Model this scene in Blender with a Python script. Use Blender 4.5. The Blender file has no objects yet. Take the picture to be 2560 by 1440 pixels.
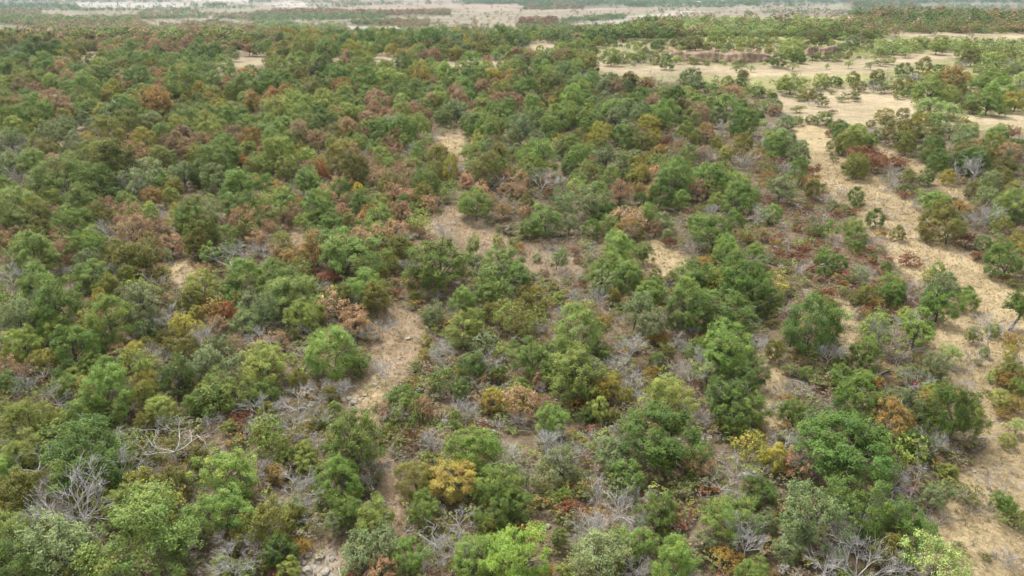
import bpy, math, random
import numpy as np

# ------------------------------------------------------------------ camera, sky, sun, exposure
SC = bpy.context.scene
F = 1828.0                      # focal length in photograph pixels (2560 x 1440)
CX, CY = 1280.0, 720.0
CAMZ = 45.0
PITCH = math.radians(22.2)

cam_d = bpy.data.cameras.new('drone_camera')
cam = bpy.data.objects.new('drone_camera', cam_d)
SC.collection.objects.link(cam)
cam_d.sensor_width = 36.0
cam_d.lens = 36.0 * F / 2560.0
cam_d.clip_start = 0.5
cam_d.clip_end = 40000.0
cam.location = (0, 0, CAMZ)
cam.rotation_euler = (math.pi / 2 - PITCH, 0, 0)
SC.camera = cam

SUN_EL, SUN_AZ = math.radians(60), math.radians(325)      # azimuth clockwise from +Y
world = bpy.data.worlds.new('World')
SC.world = world
world.use_nodes = True
nt = world.node_tree
nt.nodes.clear()
wo = nt.nodes.new('ShaderNodeOutputWorld')
bg = nt.nodes.new('ShaderNodeBackground')
sky = nt.nodes.new('ShaderNodeTexSky')
sky.sky_type = 'NISHITA'
sky.sun_disc = False
sky.sun_elevation = SUN_EL
sky.sun_rotation = SUN_AZ
sky.air_density = 1.0
sky.dust_density = 3.0
hs = nt.nodes.new('ShaderNodeHueSaturation')             # overcast: the blue is mostly gone
hs.inputs['Saturation'].default_value = 0.12
nt.links.new(sky.outputs[0], hs.inputs['Color'])
nt.links.new(hs.outputs[0], bg.inputs['Color'])
bg.inputs['Strength'].default_value = 0.12
nt.links.new(bg.outputs[0], wo.inputs['Surface'])

sun_d = bpy.data.lights.new('sun', 'SUN')
sun_d.energy = 1.5
sun_d.angle = math.radians(10)
sun_d.color = (1.0, 0.965, 0.91)
sun = bpy.data.objects.new('sun', sun_d)
SC.collection.objects.link(sun)
sun.rotation_euler = (math.pi / 2 - SUN_EL, 0, -SUN_AZ + math.pi)
sun.location = (0, -50, 200)

SC.view_settings.view_transform = 'Standard'
SC.view_settings.look = 'None'
SC.view_settings.gamma = 1.0
SC.view_settings.use_curve_mapping = False
SC.view_settings.exposure = 1.6
SC.cycles.use_denoising = True
SC.cycles.denoiser = 'OPENIMAGEDENOISE'
SC.cycles.denoising_input_passes = 'RGB_ALBEDO_NORMAL'
SC.cycles.denoising_prefilter = 'ACCURATE'
SC.cycles.use_adaptive_sampling = True
SC.cycles.adaptive_threshold = 0.025
SC.cycles.max_bounces = 4
SC.cycles.diffuse_bounces = 2
SC.cycles.glossy_bounces = 1
SC.cycles.transmission_bounces = 3
SC.cycles.volume_bounces = 0
SC.cycles.transparent_max_bounces = 8

COL = SC.collection
R = np.random.default_rng(11)
random.seed(5)

# ------------------------------------------------------------------ terrain and projection
CP, SP = math.cos(PITCH), math.sin(PITCH)

def sstep(t):
    t = np.clip(t, 0, 1)
    return t * t * (3 - 2 * t)

def ground(x, y):
    x = np.asarray(x, float); y = np.asarray(y, float)
    r = np.hypot(x, y)
    az = np.degrees(np.arctan2(x, np.maximum(y, 1e-3)))
    rr = 455 + 180 * sstep((az - 5.5) / 7.0)
    slope = 0.038
    up = slope * np.clip(y, -100, rr)
    d = sstep((y - rr + 10) / 260.0)
    z = up * (1 - d)
    z = z + 0.35 * np.sin(x / 9.3 + y / 17.0) * np.cos(y / 12.1 - x / 31.0) + 0.45 * np.sin(x / 27.0 - y / 36.0 + 1.3)
    far = sstep((y - 800) / 500.0)
    z = z + far * (4.5 * np.sin(x / 210.0 + 1.0) * np.sin(y / 190.0) + 2.5 * np.sin(x / 90. + y / 140.))
    return z

def project(x, y, z):
    dz = z - CAMZ
    f = y * CP - dz * SP
    u = y * SP + dz * CP
    f = np.where(np.abs(f) < 1e-6, 1e-6, f)
    return CX + F * x / f, CY - F * u / f, f

TS = np.geomspace(25, 9000, 520)

def unproject(px, py, off=0.0):
    """point where the sight line through a photo pixel meets the terrain raised by off"""
    px = np.atleast_1d(np.asarray(px, float)); py = np.atleast_1d(np.asarray(py, float))
    off = np.broadcast_to(np.asarray(off, float), px.shape)
    a = (px - CX) / F; b = (CY - py) / F
    dx = a; dy = CP + b * SP; dz = -SP + b * CP
    n = np.sqrt(dx * dx + dy * dy + dz * dz)
    dx, dy, dz = dx / n, dy / n, dz / n
    X = dx[:, None] * TS; Y = dy[:, None] * TS; Z = CAMZ + dz[:, None] * TS
    g = Z - ground(X, Y) - off[:, None]
    neg = g < 0
    idx = np.where(neg.any(1), neg.argmax(1), len(TS) - 1)
    idx = np.maximum(idx, 1)
    i = np.arange(len(px))
    g0 = g[i, idx - 1]; g1 = g[i, idx]
    t = TS[idx - 1] + (TS[idx] - TS[idx - 1]) * np.clip(g0 / (g0 - g1 + 1e-9), 0, 1)
    return dx * t, dy * t, t

# ------------------------------------------------------------------ materials
def new_mat(name):
    m = bpy.data.materials.new(name); m.use_nodes = True
    n = m.node_tree; n.nodes.clear()
    out = n.nodes.new('ShaderNodeOutputMaterial')
    return m, n, out

def leaf_material(name, per_object, transl=0.26):
    m, n, out = new_mat(name)
    L = n.links.new
    p = n.nodes.new('ShaderNodeBsdfPrincipled')
    p.inputs['Roughness'].default_value = 0.62
    p.inputs['Specular IOR Level'].default_value = 0.22
    tr = n.nodes.new('ShaderNodeBsdfTranslucent')
    mx = n.nodes.new('ShaderNodeMixShader'); mx.inputs[0].default_value = transl
    if per_object:
        t1 = n.nodes.new('ShaderNodeAttribute'); t1.attribute_type = 'INSTANCER'; t1.attribute_name = 'tint'
        t2 = n.nodes.new('ShaderNodeAttribute'); t2.attribute_type = 'INSTANCER'; t2.attribute_name = 'tint2'
        v = n.nodes.new('ShaderNodeAttribute'); v.attribute_name = 'var'     # r = brightness, g = which tint, b = hue drift
        sp = n.nodes.new('ShaderNodeSeparateColor'); L(v.outputs['Color'], sp.inputs[0])
        mc = n.nodes.new('ShaderNodeMix'); mc.data_type = 'RGBA'
        L(sp.outputs[1], mc.inputs[0]); L(t1.outputs['Color'], mc.inputs[6]); L(t2.outputs['Color'], mc.inputs[7])
        br = n.nodes.new('ShaderNodeMath'); br.operation = 'MULTIPLY_ADD'
        L(sp.outputs[0], br.inputs[0]); br.inputs[1].default_value = 1.0; br.inputs[2].default_value = 0.5
        hv = n.nodes.new('ShaderNodeMath'); hv.operation = 'MULTIPLY_ADD'
        L(sp.outputs[2], hv.inputs[0]); hv.inputs[1].default_value = 0.036; hv.inputs[2].default_value = 0.478
        h = n.nodes.new('ShaderNodeHueSaturation')
        L(hv.outputs[0], h.inputs['Hue']); L(br.outputs[0], h.inputs['Value']); L(mc.outputs[2], h.inputs['Color'])
        col = h.outputs[0]
    else:
        v = n.nodes.new('ShaderNodeAttribute'); v.attribute_name = 'Col'
        col = v.outputs['Color']
    L(col, p.inputs['Base Color']); L(col, tr.inputs['Color'])
    L(p.outputs[0], mx.inputs[1]); L(tr.outputs[0], mx.inputs[2]); L(mx.outputs[0], out.inputs['Surface'])
    return m

def noise_material(name, c1, c2, scale, rough=0.9, bump=0.0, coord='Object', detail=5):
    m, n, out = new_mat(name)
    L = n.links.new
    p = n.nodes.new('ShaderNodeBsdfPrincipled')
    p.inputs['Roughness'].default_value = rough
    p.inputs['Specular IOR Level'].default_value = 0.15
    tc = n.nodes.new('ShaderNodeTexCoord')
    nz = n.nodes.new('ShaderNodeTexNoise'); nz.inputs['Scale'].default_value = scale; nz.inputs['Detail'].default_value = detail
    L(tc.outputs[coord], nz.inputs['Vector'])
    cr = n.nodes.new('ShaderNodeValToRGB')
    cr.color_ramp.elements[0].position = 0.32; cr.color_ramp.elements[0].color = (*c1, 1)
    cr.color_ramp.elements[1].position = 0.68; cr.color_ramp.elements[1].color = (*c2, 1)
    L(nz.outputs['Fac'], cr.inputs[0]); L(cr.outputs[0], p.inputs['Base Color'])
    if bump:
        b = n.nodes.new('ShaderNodeBump'); b.inputs['Strength'].default_value = bump; b.inputs['Distance'].default_value = 0.1
        L(nz.outputs['Fac'], b.inputs['Height']); L(b.outputs[0], p.inputs['Normal'])
    L(p.outputs[0], out.inputs['Surface'])
    return m

M_LEAF = leaf_material('leaves', True)
M_LEAFS = leaf_material('leaves_mass', False)
M_BARK = noise_material('bark', (0.055, 0.045, 0.038), (0.17, 0.15, 0.13), 4.0, bump=0.6)
M_DEAD = noise_material('weathered_wood', (0.22, 0.212, 0.20), (0.50, 0.48, 0.455), 1.1, bump=0.3)
M_TWIG = noise_material('grey_twigs', (0.24, 0.215, 0.195), (0.50, 0.46, 0.43), 2.2)
M_ROCK = noise_material('limestone', (0.15, 0.135, 0.11), (0.40, 0.36, 0.295), 2.6, bump=0.8)

def ground_material():
    m, n, out = new_mat('ground_cover')
    L = n.links.new
    p = n.nodes.new('ShaderNodeBsdfPrincipled')
    p.inputs['Roughness'].default_value = 0.95
    p.inputs['Specular IOR Level'].default_value = 0.1
    a = n.nodes.new('ShaderNodeAttribute'); a.attribute_name = 'Col'
    tc = n.nodes.new('ShaderNodeTexCoord')
    col = a.outputs['Color']
    def nz(scale, detail, rough=0.6, stretch=None):
        t = n.nodes.new('ShaderNodeTexNoise'); t.inputs['Scale'].default_value = scale
        t.inputs['Detail'].default_value = detail; t.inputs['Roughness'].default_value = rough
        if stretch:
            mp = n.nodes.new('ShaderNodeMapping'); mp.inputs['Scale'].default_value = stretch
            mp.inputs['Rotation'].default_value = (0, 0, 0.7)
            L(tc.outputs['Object'], mp.inputs[0]); L(mp.outputs[0], t.inputs['Vector'])
        else:
            L(tc.outputs['Object'], t.inputs['Vector'])
        return t.outputs['Fac']
    def ramp(fac, lo, hi, v0, v1):
        r = n.nodes.new('ShaderNodeMapRange')
        r.inputs[1].default_value = lo; r.inputs[2].default_value = hi; r.inputs[3].default_value = v0; r.inputs[4].default_value = v1
        L(fac, r.inputs[0]); return r.outputs[0]
    def mul(c, f):
        x = n.nodes.new('ShaderNodeMix'); x.data_type = 'RGBA'; x.blend_type = 'MULTIPLY'; x.inputs[0].default_value = 1.0
        L(c, x.inputs[6])
        cc = n.nodes.new('ShaderNodeCombineColor')
        for k in range(3): L(f, cc.inputs[k])
        L(cc.outputs[0], x.inputs[7]); return x.outputs[2]
    n1 = nz(2.3, 6, 0.72); n2 = nz(0.28, 4); n3 = nz(0.05, 3); n4 = nz(5.5, 3, 0.7, (1, 0.35, 1))
    col = mul(col, ramp(n1, 0.33, 0.67, 0.62, 1.32))
    col = mul(col, ramp(n4, 0.35, 0.65, 0.82, 1.16))
    col = mul(col, ramp(n2, 0.35, 0.65, 0.82, 1.16))
    col = mul(col, ramp(n3, 0.35, 0.65, 0.86, 1.1))
    col = mul(col, ramp(nz(0.012, 5, 0.65, (0.35, 1, 1)), 0.36, 0.64, 0.74, 1.16))
    # a drift of greenish and greyish weeds in patches
    g = n.nodes.new('ShaderNodeMix'); g.data_type = 'RGBA'
    L(ramp(nz(0.55, 5, 0.7), 0.56, 0.70, 0.0, 0.32), g.inputs[0]); L(col, g.inputs[6]); g.inputs[7].default_value = (0.13, 0.115, 0.07, 1)
    L(g.outputs[2], p.inputs['Base Color'])
    b = n.nodes.new('ShaderNodeBump'); b.inputs['Strength'].default_value = 0.9; b.inputs['Distance'].default_value = 0.25
    L(n1, b.inputs['Height']); L(b.outputs[0], p.inputs['Normal'])
    L(p.outputs[0], out.inputs['Surface'])
    return m
M_GROUND = ground_material()

# ------------------------------------------------------------------ mesh helpers
def make_mesh(name, verts, faces, mats, colors=None, cname='Col', fmat=None, smooth=False):
    """verts (n,3), faces: list of arrays (m,3) or (m,4)"""
    me = bpy.data.meshes.new(name)
    verts = np.asarray(verts, np.float32)
    arrs = faces if isinstance(faces, list) else [faces]
    arrs = [np.asarray(a, np.int32) for a in arrs if len(a)]
    loops = np.concatenate([a.ravel() for a in arrs])
    tot = np.concatenate([np.full(len(a), a.shape[1], np.int32) for a in arrs])
    start = np.concatenate([[0], np.cumsum(tot)[:-1]]).astype(np.int32)
    me.vertices.add(len(verts)); me.vertices.foreach_set('co', verts.ravel())
    me.loops.add(len(loops)); me.loops.foreach_set('vertex_index', loops)
    me.polygons.add(len(tot)); me.polygons.foreach_set('loop_start', start); me.polygons.foreach_set('loop_total', tot)
    if fmat is not None: me.polygons.foreach_set('material_index', np.asarray(fmat, np.int32))
    if smooth: me.polygons.foreach_set('use_smooth', np.ones(len(tot), bool))
    for mm in (mats if isinstance(mats, (list, tuple)) else [mats]): me.materials.append(mm)
    if colors is not None:
        ca = me.color_attributes.new(cname, 'FLOAT_COLOR', 'POINT')
        c4 = np.ones((len(verts), 4), np.float32); c4[:, :3] = colors
        ca.data.foreach_set('color', c4.ravel())
    me.update(calc_edges=True)
    return me

def link(name, me, parent=None, loc=None, rot=None, scale=None):
    o = bpy.data.objects.new(name, me); COL.objects.link(o)
    if parent: o.parent = parent
    if loc is not None: o.location = loc
    if rot is not None: o.rotation_euler = rot
    if scale is not None: o.scale = scale
    return o

def tag(o, label=None, cat=None, group=None, kind=None):
    if label: o['label'] = label
    if cat: o['category'] = cat
    if group: o['group'] = group
    if kind: o['kind'] = kind
    return o

class Tubes:
    def __init__(self): self.v = []; self.q = []; self.n = 0
    def tube(self, pts, rad, sides=4):
        pts = np.asarray(pts, float); k = len(pts)
        d = np.gradient(pts, axis=0); d /= np.linalg.norm(d, axis=1)[:, None] + 1e-9
        ref = np.array([0.31, 0.17, 0.93]) if abs(d[0][2]) < 0.9 else np.array([1.0, 0.1, 0.0])
        a = np.cross(d, ref); a /= np.linalg.norm(a, axis=1)[:, None] + 1e-9
        b = np.cross(d, a)
        th = np.arange(sides) * 2 * math.pi / sides
        ring = pts[:, None, :] + np.asarray(rad)[:, None, None] * (np.cos(th)[None, :, None] * a[:, None, :] + np.sin(th)[None, :, None] * b[:, None, :])
        self.v.append(ring.reshape(-1, 3))
        i = np.arange(k - 1)[:, None] * sides; j = np.arange(sides)[None, :]
        j2 = (j + 1) % sides
        q = np.stack([i + j, i + j2, i + sides + j2, i + sides + j], -1).reshape(-1, 4) + self.n
        self.q.append(q); self.n += k * sides
    def arrays(self):
        return np.concatenate(self.v), np.concatenate(self.q)

def leaf_cards(c, nrm, size, rng, aspect=0.62):
    n = len(c)
    nrm = nrm / (np.linalg.norm(nrm, axis=1)[:, None] + 1e-9)
    r = rng.normal(size=(n, 3)); t = np.cross(nrm, r); t /= np.linalg.norm(t, axis=1)[:, None] + 1e-9
    b = np.cross(nrm, t)
    s = np.broadcast_to(size, (n,))[:, None] * rng.uniform(0.7, 1.3, (n, 1))
    t = t * s; b = b * s * aspect
    cup = nrm * s * 0.18
    v = np.stack([c - t, c - b * 0.9 + cup, c + t, c + b * 0.9 + cup], 1).reshape(-1, 3)
    q = np.arange(4 * n).reshape(n, 4)
    return v, q

def crown_points(rng, W, H, z0, nblob, nleaf, blob=(0.10, 0.17), low=-0.35, core=0.45, lobes=0.28, fine=0.5, taper=0.0, sub=8):
    """clumps of leaves on a lobed dome W wide, from z0 to H; returns leaf centres, normals, clump ids, clump centres"""
    ph = rng.uniform(0, 6.28, 6)
    zc = z0 + (H - z0) * 0.45
    C = []
    while len(C) < nblob:
        d = rng.normal(size=3); d /= np.linalg.norm(d)
        if d[2] < low: continue
        az = math.atan2(d[1], d[0])
        lob = 1 + lobes * (0.6 * math.cos(2 * az + ph[0]) + 0.5 * math.cos(3 * az + ph[1]) + 0.4 * math.cos(5 * az + ph[2] + 2 * d[2]))
        rad = (core + (1 - core) * rng.uniform() ** 0.6) * lob * 0.42
        if taper: rad *= 1 - taper * max(0, d[2])
        hz = (H - zc) * 0.92 if d[2] > 0 else (zc - z0)
        p = np.array([d[0] * rad * W, d[1] * rad * W, zc + d[2] * min(1.0, rad / 0.42) * hz])
        C.append(p)
    C = np.array(C)
    rb = rng.uniform(blob[0], blob[1], nblob) * W
    nsub = nblob * sub
    kb = rng.integers(0, nblob, nsub)
    out = C[kb] - np.array([0, 0, zc - 0.2 * H]); out /= np.linalg.norm(out, axis=1)[:, None] + 1e-9
    n = rng.normal(size=(nsub, 3)) + 0.5 * out + np.array([0, 0, 0.4])
    n /= np.linalg.norm(n, axis=1)[:, None]
    ps = C[kb] + n * rb[kb][:, None] * rng.uniform(0.5, 1.12, (nsub, 1)) * np.array([1, 1, 0.92])
    ks = rng.integers(0, nsub, nleaf)
    pos = ps[ks] + rng.normal(size=(nleaf, 3)) * W * 0.021
    nr = n[ks] * 0.9 + out[ks] * 0.4 + rng.normal(size=(nleaf, 3)) * fine + np.array([0, 0, 0.3])
    k = kb[ks]
    return pos, nr, k, C

def var_colors(rng, k, nblob, mixp=0.5, soft=0.35):
    """per-leaf variation: brightness, second-tint share, hue drift"""
    n = len(k)
    b = np.clip(0.5 + rng.normal(0, 0.10, nblob)[k] + rng.normal(0, 0.13, n), 0.05, 1.0)
    mx = np.clip(rng.uniform(-soft, 1 + soft, nblob)[k] - (1 - mixp) + rng.normal(0, 0.2, n), 0, 1) * 0.9
    h = np.clip(0.5 + rng.normal(0, 0.2, nblob)[k] + rng.normal(0, 0.2, n), 0, 1)
    c = np.stack([b, mx, h], 1)
    return np.repeat(c, 4, axis=0)

def wobble(rng, p0, p1, n, amp):
    t = np.linspace(0, 1, n)[:, None]
    p = p0 * (1 - t) + p1 * t
    w = rng.normal(size=(n, 3)) * amp; w[0] = 0; w[-1] = 0
    return p + w

def tree_meshes(name, rng, W, H, z0, nblob, nleaf, leaf, trunk_r, limbs=9, leafmat=None, sides=5, **kw):
    pos, nr, k, C = crown_points(rng, W, H, z0, nblob, nleaf, **kw)
    v, q = leaf_cards(pos, nr, leaf, rng)
    crown = make_mesh(name + '_crown', v, q, M_LEAF, var_colors(rng, k, nblob), 'var')
    T = Tubes()
    fork = np.array([rng.normal(0, 0.12), rng.normal(0, 0.12), z0 + 0.12 * H])
    pts = wobble(rng, np.array([0, 0, -0.4]), fork, 5, 0.06)
    T.tube(pts, np.linspace(trunk_r * 1.25, trunk_r * 0.8, 5), 6)
    for i in rng.permutation(len(C))[:limbs]:
        mid = fork + (C[i] - fork) * 0.5 + np.array([0, 0, 0.08 * H])
        a = wobble(rng, fork, mid, 4, 0.12); b = wobble(rng, mid, C[i], 4, 0.12)
        T.tube(np.concatenate([a, b[1:]]), np.linspace(trunk_r * 0.55, trunk_r * 0.12, 7), sides)
        for _ in range(2):
            e = C[i] + rng.normal(size=3) * W * 0.13
            T.tube(wobble(rng, mid, e, 4, 0.1), np.linspace(trunk_r * 0.25, 0.02, 4), 3)
    tv, tq = T.arrays()
    trunk = make_mesh(name + '_trunk', tv, tq, M_BARK, smooth=True)
    return trunk, crown

def rot_about(v, axis, ang):
    axis = axis / np.linalg.norm(axis)
    return v * math.cos(ang) + np.cross(axis, v) * math.sin(ang) + axis * axis.dot(v) * (1 - math.cos(ang))

def grow(T, rng, p, d, length, r, level, maxl, spread=0.6, bend=0.22, kids=(3, 5), up=0.12, sides=4):
    n = 5 if level < 2 else 4
    pts = [p]; dirs = [d]
    for i in range(n - 1):
        d = d + rng.normal(size=3) * bend + np.array([0, 0, up]); d /= np.linalg.norm(d)
        pts.append(pts[-1] + d * length / (n - 1)); dirs.append(d)
    T.tube(np.array(pts), np.linspace(r, r * 0.5 if level < maxl else 0.012, n), sides if level < 2 else 3)
    if level >= maxl: return
    for j in range(rng.integers(kids[0], kids[1] + 1)):
        f = rng.uniform(0.3, 1.0); i = min(n - 1, max(1, int(round(f * (n - 1)))))
        ax = np.cross(dirs[i], rng.normal(size=3))
        nd = rot_about(dirs[i], ax, rng.uniform(0.4, 1.0) * spread + 0.15)
        grow(T, rng, pts[i], nd, length * rng.uniform(0.5, 0.72), max(0.014, r * rng.uniform(0.42, 0.6)), level + 1, maxl, spread, bend, kids, up * 0.6, sides)

def dead_tree_meshes(name, rng, W, H, style):
    trunk = Tubes()
    fork = np.array([rng.normal(0, 0.25), rng.normal(0, 0.25), H * rng.uniform(0.28, 0.42)])
    r0 = 0.011 * H + 0.028
    trunk.tube(wobble(rng, np.array([0, 0, -0.4]), fork, 6, 0.07), np.linspace(r0 * 1.25, r0 * 0.85, 6), 6)
    limbs = []
    nl = rng.integers(5, 7)
    for i in range(nl):
        az = i * 6.283 / nl + rng.normal(0, 0.3)
        el = rng.uniform(0.45, 1.25)
        d = np.array([math.cos(az) * math.cos(el), math.sin(az) * math.cos(el), math.sin(el)])
        T = Tubes()
        ln = H * 0.55 if style == 'tall' else W * 0.52
        if style == 'gnarled':
            grow(T, rng, fork, d, ln * rng.uniform(0.7, 1.0), r0 * 0.62, 0, 3, 0.9, 0.42, (2, 3), 0.05, 5)
        else:
            grow(T, rng, fork, d, ln * rng.uniform(0.7, 1.0), r0 * 0.62, 0, 3, 0.55, 0.15, (4, 5), 0.06 if style == 'fan' else 0.14, 4)
        v, q = T.arrays()
        limbs.append(make_mesh(name + '_limb', v, q, M_DEAD, smooth=True))
    v, q = trunk.arrays()
    return make_mesh(name + '_trunk', v, q, M_DEAD, smooth=True), limbs

def brush_mesh(name, rng, W, H, stems):
    T = Tubes()
    for i in range(stems):
        az = rng.uniform(0, 6.283); el = rng.uniform(0.45, 1.35)
        d = np.array([math.cos(az) * math.cos(el), math.sin(az) * math.cos(el), math.sin(el)])
        p = np.array([rng.normal(0, W * 0.08), rng.normal(0, W * 0.08), -0.1])
        grow(T, rng, p, d, H * rng.uniform(0.6, 0.95), 0.036, 1, 3, 0.6, 0.2, (3, 5), 0.08, 3)
    v, q = T.arrays()
    return make_mesh(name, v, q, M_TWIG)

def shrub_mesh(name, rng, W, H, nblob, nleaf, leaf):
    pos, nr, k, C = crown_points(rng, W, H, 0.0, nblob, nleaf, blob=(0.13, 0.22), low=-0.1, core=0.25, lobes=0.3, fine=0.7)
    v, q = leaf_cards(pos, nr, leaf, rng)
    c = var_colors(rng, k, nblob)
    T = Tubes()
    for i in range(min(8, nblob)):
        T.tube(wobble(rng, np.array([rng.normal(0, .1), rng.normal(0, .1), -0.15]), C[i], 4, 0.05), np.linspace(0.035, 0.01, 4), 3)
    tv, tq = T.arrays()
    verts = np.concatenate([v, tv]); faces = np.concatenate([q, tq + len(v)])
    cols = np.concatenate([c, np.full((len(tv), 3), 0.5)])
    fm = np.concatenate([np.zeros(len(q)), np.ones(len(tq))])
    return make_mesh(name, verts, faces, [M_LEAF, M_BARK], cols, 'var', fm)

# ------------------------------------------------------------------ mesh library (reference crown: 7 m wide)
LIB = {}
def rg(i): return np.random.default_rng(100 + i)
LIB['oak'] = [tree_meshes('oak%d' % i, rg(i), 7.0, 7.6, 0.5, 96, 20000, 0.080, 0.18, blob=(0.055, 0.13), low=-0.8, core=0.5, lobes=(0.2, 0.3, 0.42)[i % 3]) for i in range(9)]
LIB['round'] = [tree_meshes('round%d' % i, rg(130 + i), 7.0, 7.4, 0.1, 120, 20000, 0.078, 0.16, limbs=5, blob=(0.06, 0.115), low=-0.75, core=0.74, lobes=0.10 + 0.05 * (i % 3), fine=0.42) for i in range(6)]
LIB['thin'] = [tree_meshes('thin%d' % i, rg(20 + i), 7.0, 7.6, 0.7, 80, 7200, 0.11, 0.15, limbs=18, blob=(0.055, 0.125), fine=0.6, low=-0.7, lobes=0.36) for i in range(4)]
LIB['elm'] = [tree_meshes('elm%d' % i, rg(30 + i), 6.4, 7.8, 0.2, 120, 10500, 0.10, 0.13, blob=(0.045, 0.11), fine=0.8, lobes=0.22, taper=0.3, low=-0.8) for i in range(4)]
LIB['brown'] = [tree_meshes('brown%d' % i, rg(40 + i), 7.0, 7.2, 0.7, 84, 6200, 0.11, 0.14, limbs=24, blob=(0.05, 0.115), lobes=0.36, fine=0.8, low=-0.7) for i in range(5)]
LIB['tall'] = [tree_meshes('tall%d' % i, rg(50 + i), 7.0, 10.5, 3.0, 84, 11500, 0.115, 0.27, blob=(0.055, 0.125), lobes=0.4, low=-0.6) for i in range(2)]
LIB['plume'] = [tree_meshes('plume%d' % i, rg(60 + i), 6.0, 7.5, 0.1, 80, 6000, 0.09, 0.08, limbs=14, blob=(0.05, 0.11), fine=1.0, taper=0.45) for i in range(3)]
LIB['juniper'] = [tree_meshes('juniper', rg(70), 4.2, 10.0, 0.2, 90, 7000, 0.09, 0.15, limbs=12, blob=(0.08, 0.14), fine=0.8, taper=0.75, lobes=0.1, low=-0.8)]
LIB['dead'] = [dead_tree_meshes('dead%d' % i, rg(80 + i), 7.0, 6.6, ['fan', 'tall', 'tall', 'gnarled', 'fan', 'tall', 'gnarled', 'tall'][i]) for i in range(8)]
LIB['brush'] = [brush_mesh('brush%d' % i, rg(90 + i), 3.2, 2.4, 8) for i in range(4)]
LIB['shrub'] = [shrub_mesh('shrub%d' % i, rg(110 + i), 3.0, 2.0, 30, 2400, 0.07) for i in range(5)]

# ------------------------------------------------------------------ what grows where, read off the photograph tile by tile
# code x y [width [height]]   (crown centre; tile origin and scale first)
TILES = []
def tile(x0, y0, s, txt): TILES.append((x0, y0, s, txt))
tile(0, 0, 1, '''G 185 1155 165 175;l 50 1130 80;d 95 1165 85;g 25 1180 60;v 60 1240 100;d 290 1180 105;d 265 1100 60;d 430 1120 150;d 205 1275 150;y 350 1215 70;v 420 1230 90;
l 310 1265 80;y 338 1260 40;v 360 1160 60;v 495 1150 62;g 555 1195 120;g 565 1280 115;d 640 1205 85;d 480 1280 60;d 485 1350 55;d 455 1190 50;g 370 1365 195;l 330 1290 70;y 235 1425 88;
g 50 1330 100;y 110 1330 40;w 155 1370 150;G 60 1410 120;d 240 1335 60;v 590 1370 65;l 560 1420 50;r 485 1320 60;b 420 1180 42;
v 660 1090 50;l 707 1145 50;l 757 1140 62;l 772 1168 50;g 895 1120 150;g 845 1200 112;g 860 1265 82;w 835 1310 60;o 700 1185 45;d 740 1235 90;d 775 1215 50;l 730 1275 50;v 670 1320 112;v 730 1300 50;
a 655 1385 70;G 695 1380 70;a 745 1365 55;l 720 1430 50;l 925 1310 100;w 905 1390 92;w 960 1375 100;g 1020 1390 90;c 960 1428 80;s 940 1280 40;v 1040 1195 85;s 945 1195 30;g 1175 1125 122;
O 1137 1205 130 95;g 1075 1280 86;d 1145 1300 92;d 1090 1350 100;g 1245 1220 102;G 1235 1295 72;v 1210 1320 46 75;g 1170 1400 102;L 1290 1395 145;d 1060 1425 70;
G 1285 1255 80;d 1375 1125 95;w 1405 1170 90 110;d 1320 1185 55;w 1535 1140 85;g 1570 1190 72;d 1490 1100 100;G 1650 1098 190 165;d 1508 1225 60 90;d 1560 1275 100;d 1475 1320 60;G 1640 1295 96;l 1667 1265 42;
j 1392 1332 36 100;w 1490 1390 130;g 1600 1370 82;g 1690 1410 112;l 1410 1430 40;s 1355 1245 40;g 1410 1242 42;s 1465 1235 50;r 1420 1275 60;b 1755 1160 70;d 1840 1180 72;d 1895 1180 60;d 1830 1250 50;G 1900 1230 64;
g 1825 1300 102;w 1910 1310 60;d 1865 1370 102;a 1815 1400 62;w 1760 1360 50;g 1880 1432 62;t 1730 1400 42;s 1700 1230 40;s 1780 1210 40;
G 2112 1145 205 130;y 1935 1150 70;b 2000 1160 72;w 2010 1275 150;G 2140 1270 132;G 2250 1320 112;G 2290 1110 62;d 2340 1120 72;G 2210 1195 42;d 2210 1230 60;d 2125 1420 110;v 2220 1390 82;m 2330 1410 130;
w 2335 1240 62;t 2345 1295 42;t 2305 1330 42;l 2380 1180 36;s 2285 1255 32;t 2495 1210 52;G 2515 1260 46;s 2420 1240 50;t 2430 1262 50;s 2535 1300 50;s 2400 1370 26;s 2465 1395 22;t 2530 1400 52;l 2520 1100 32;
w 1960 1370 70;l 1965 1420 26;s 2010 1350 42;s 2120 1360 32''')
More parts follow.
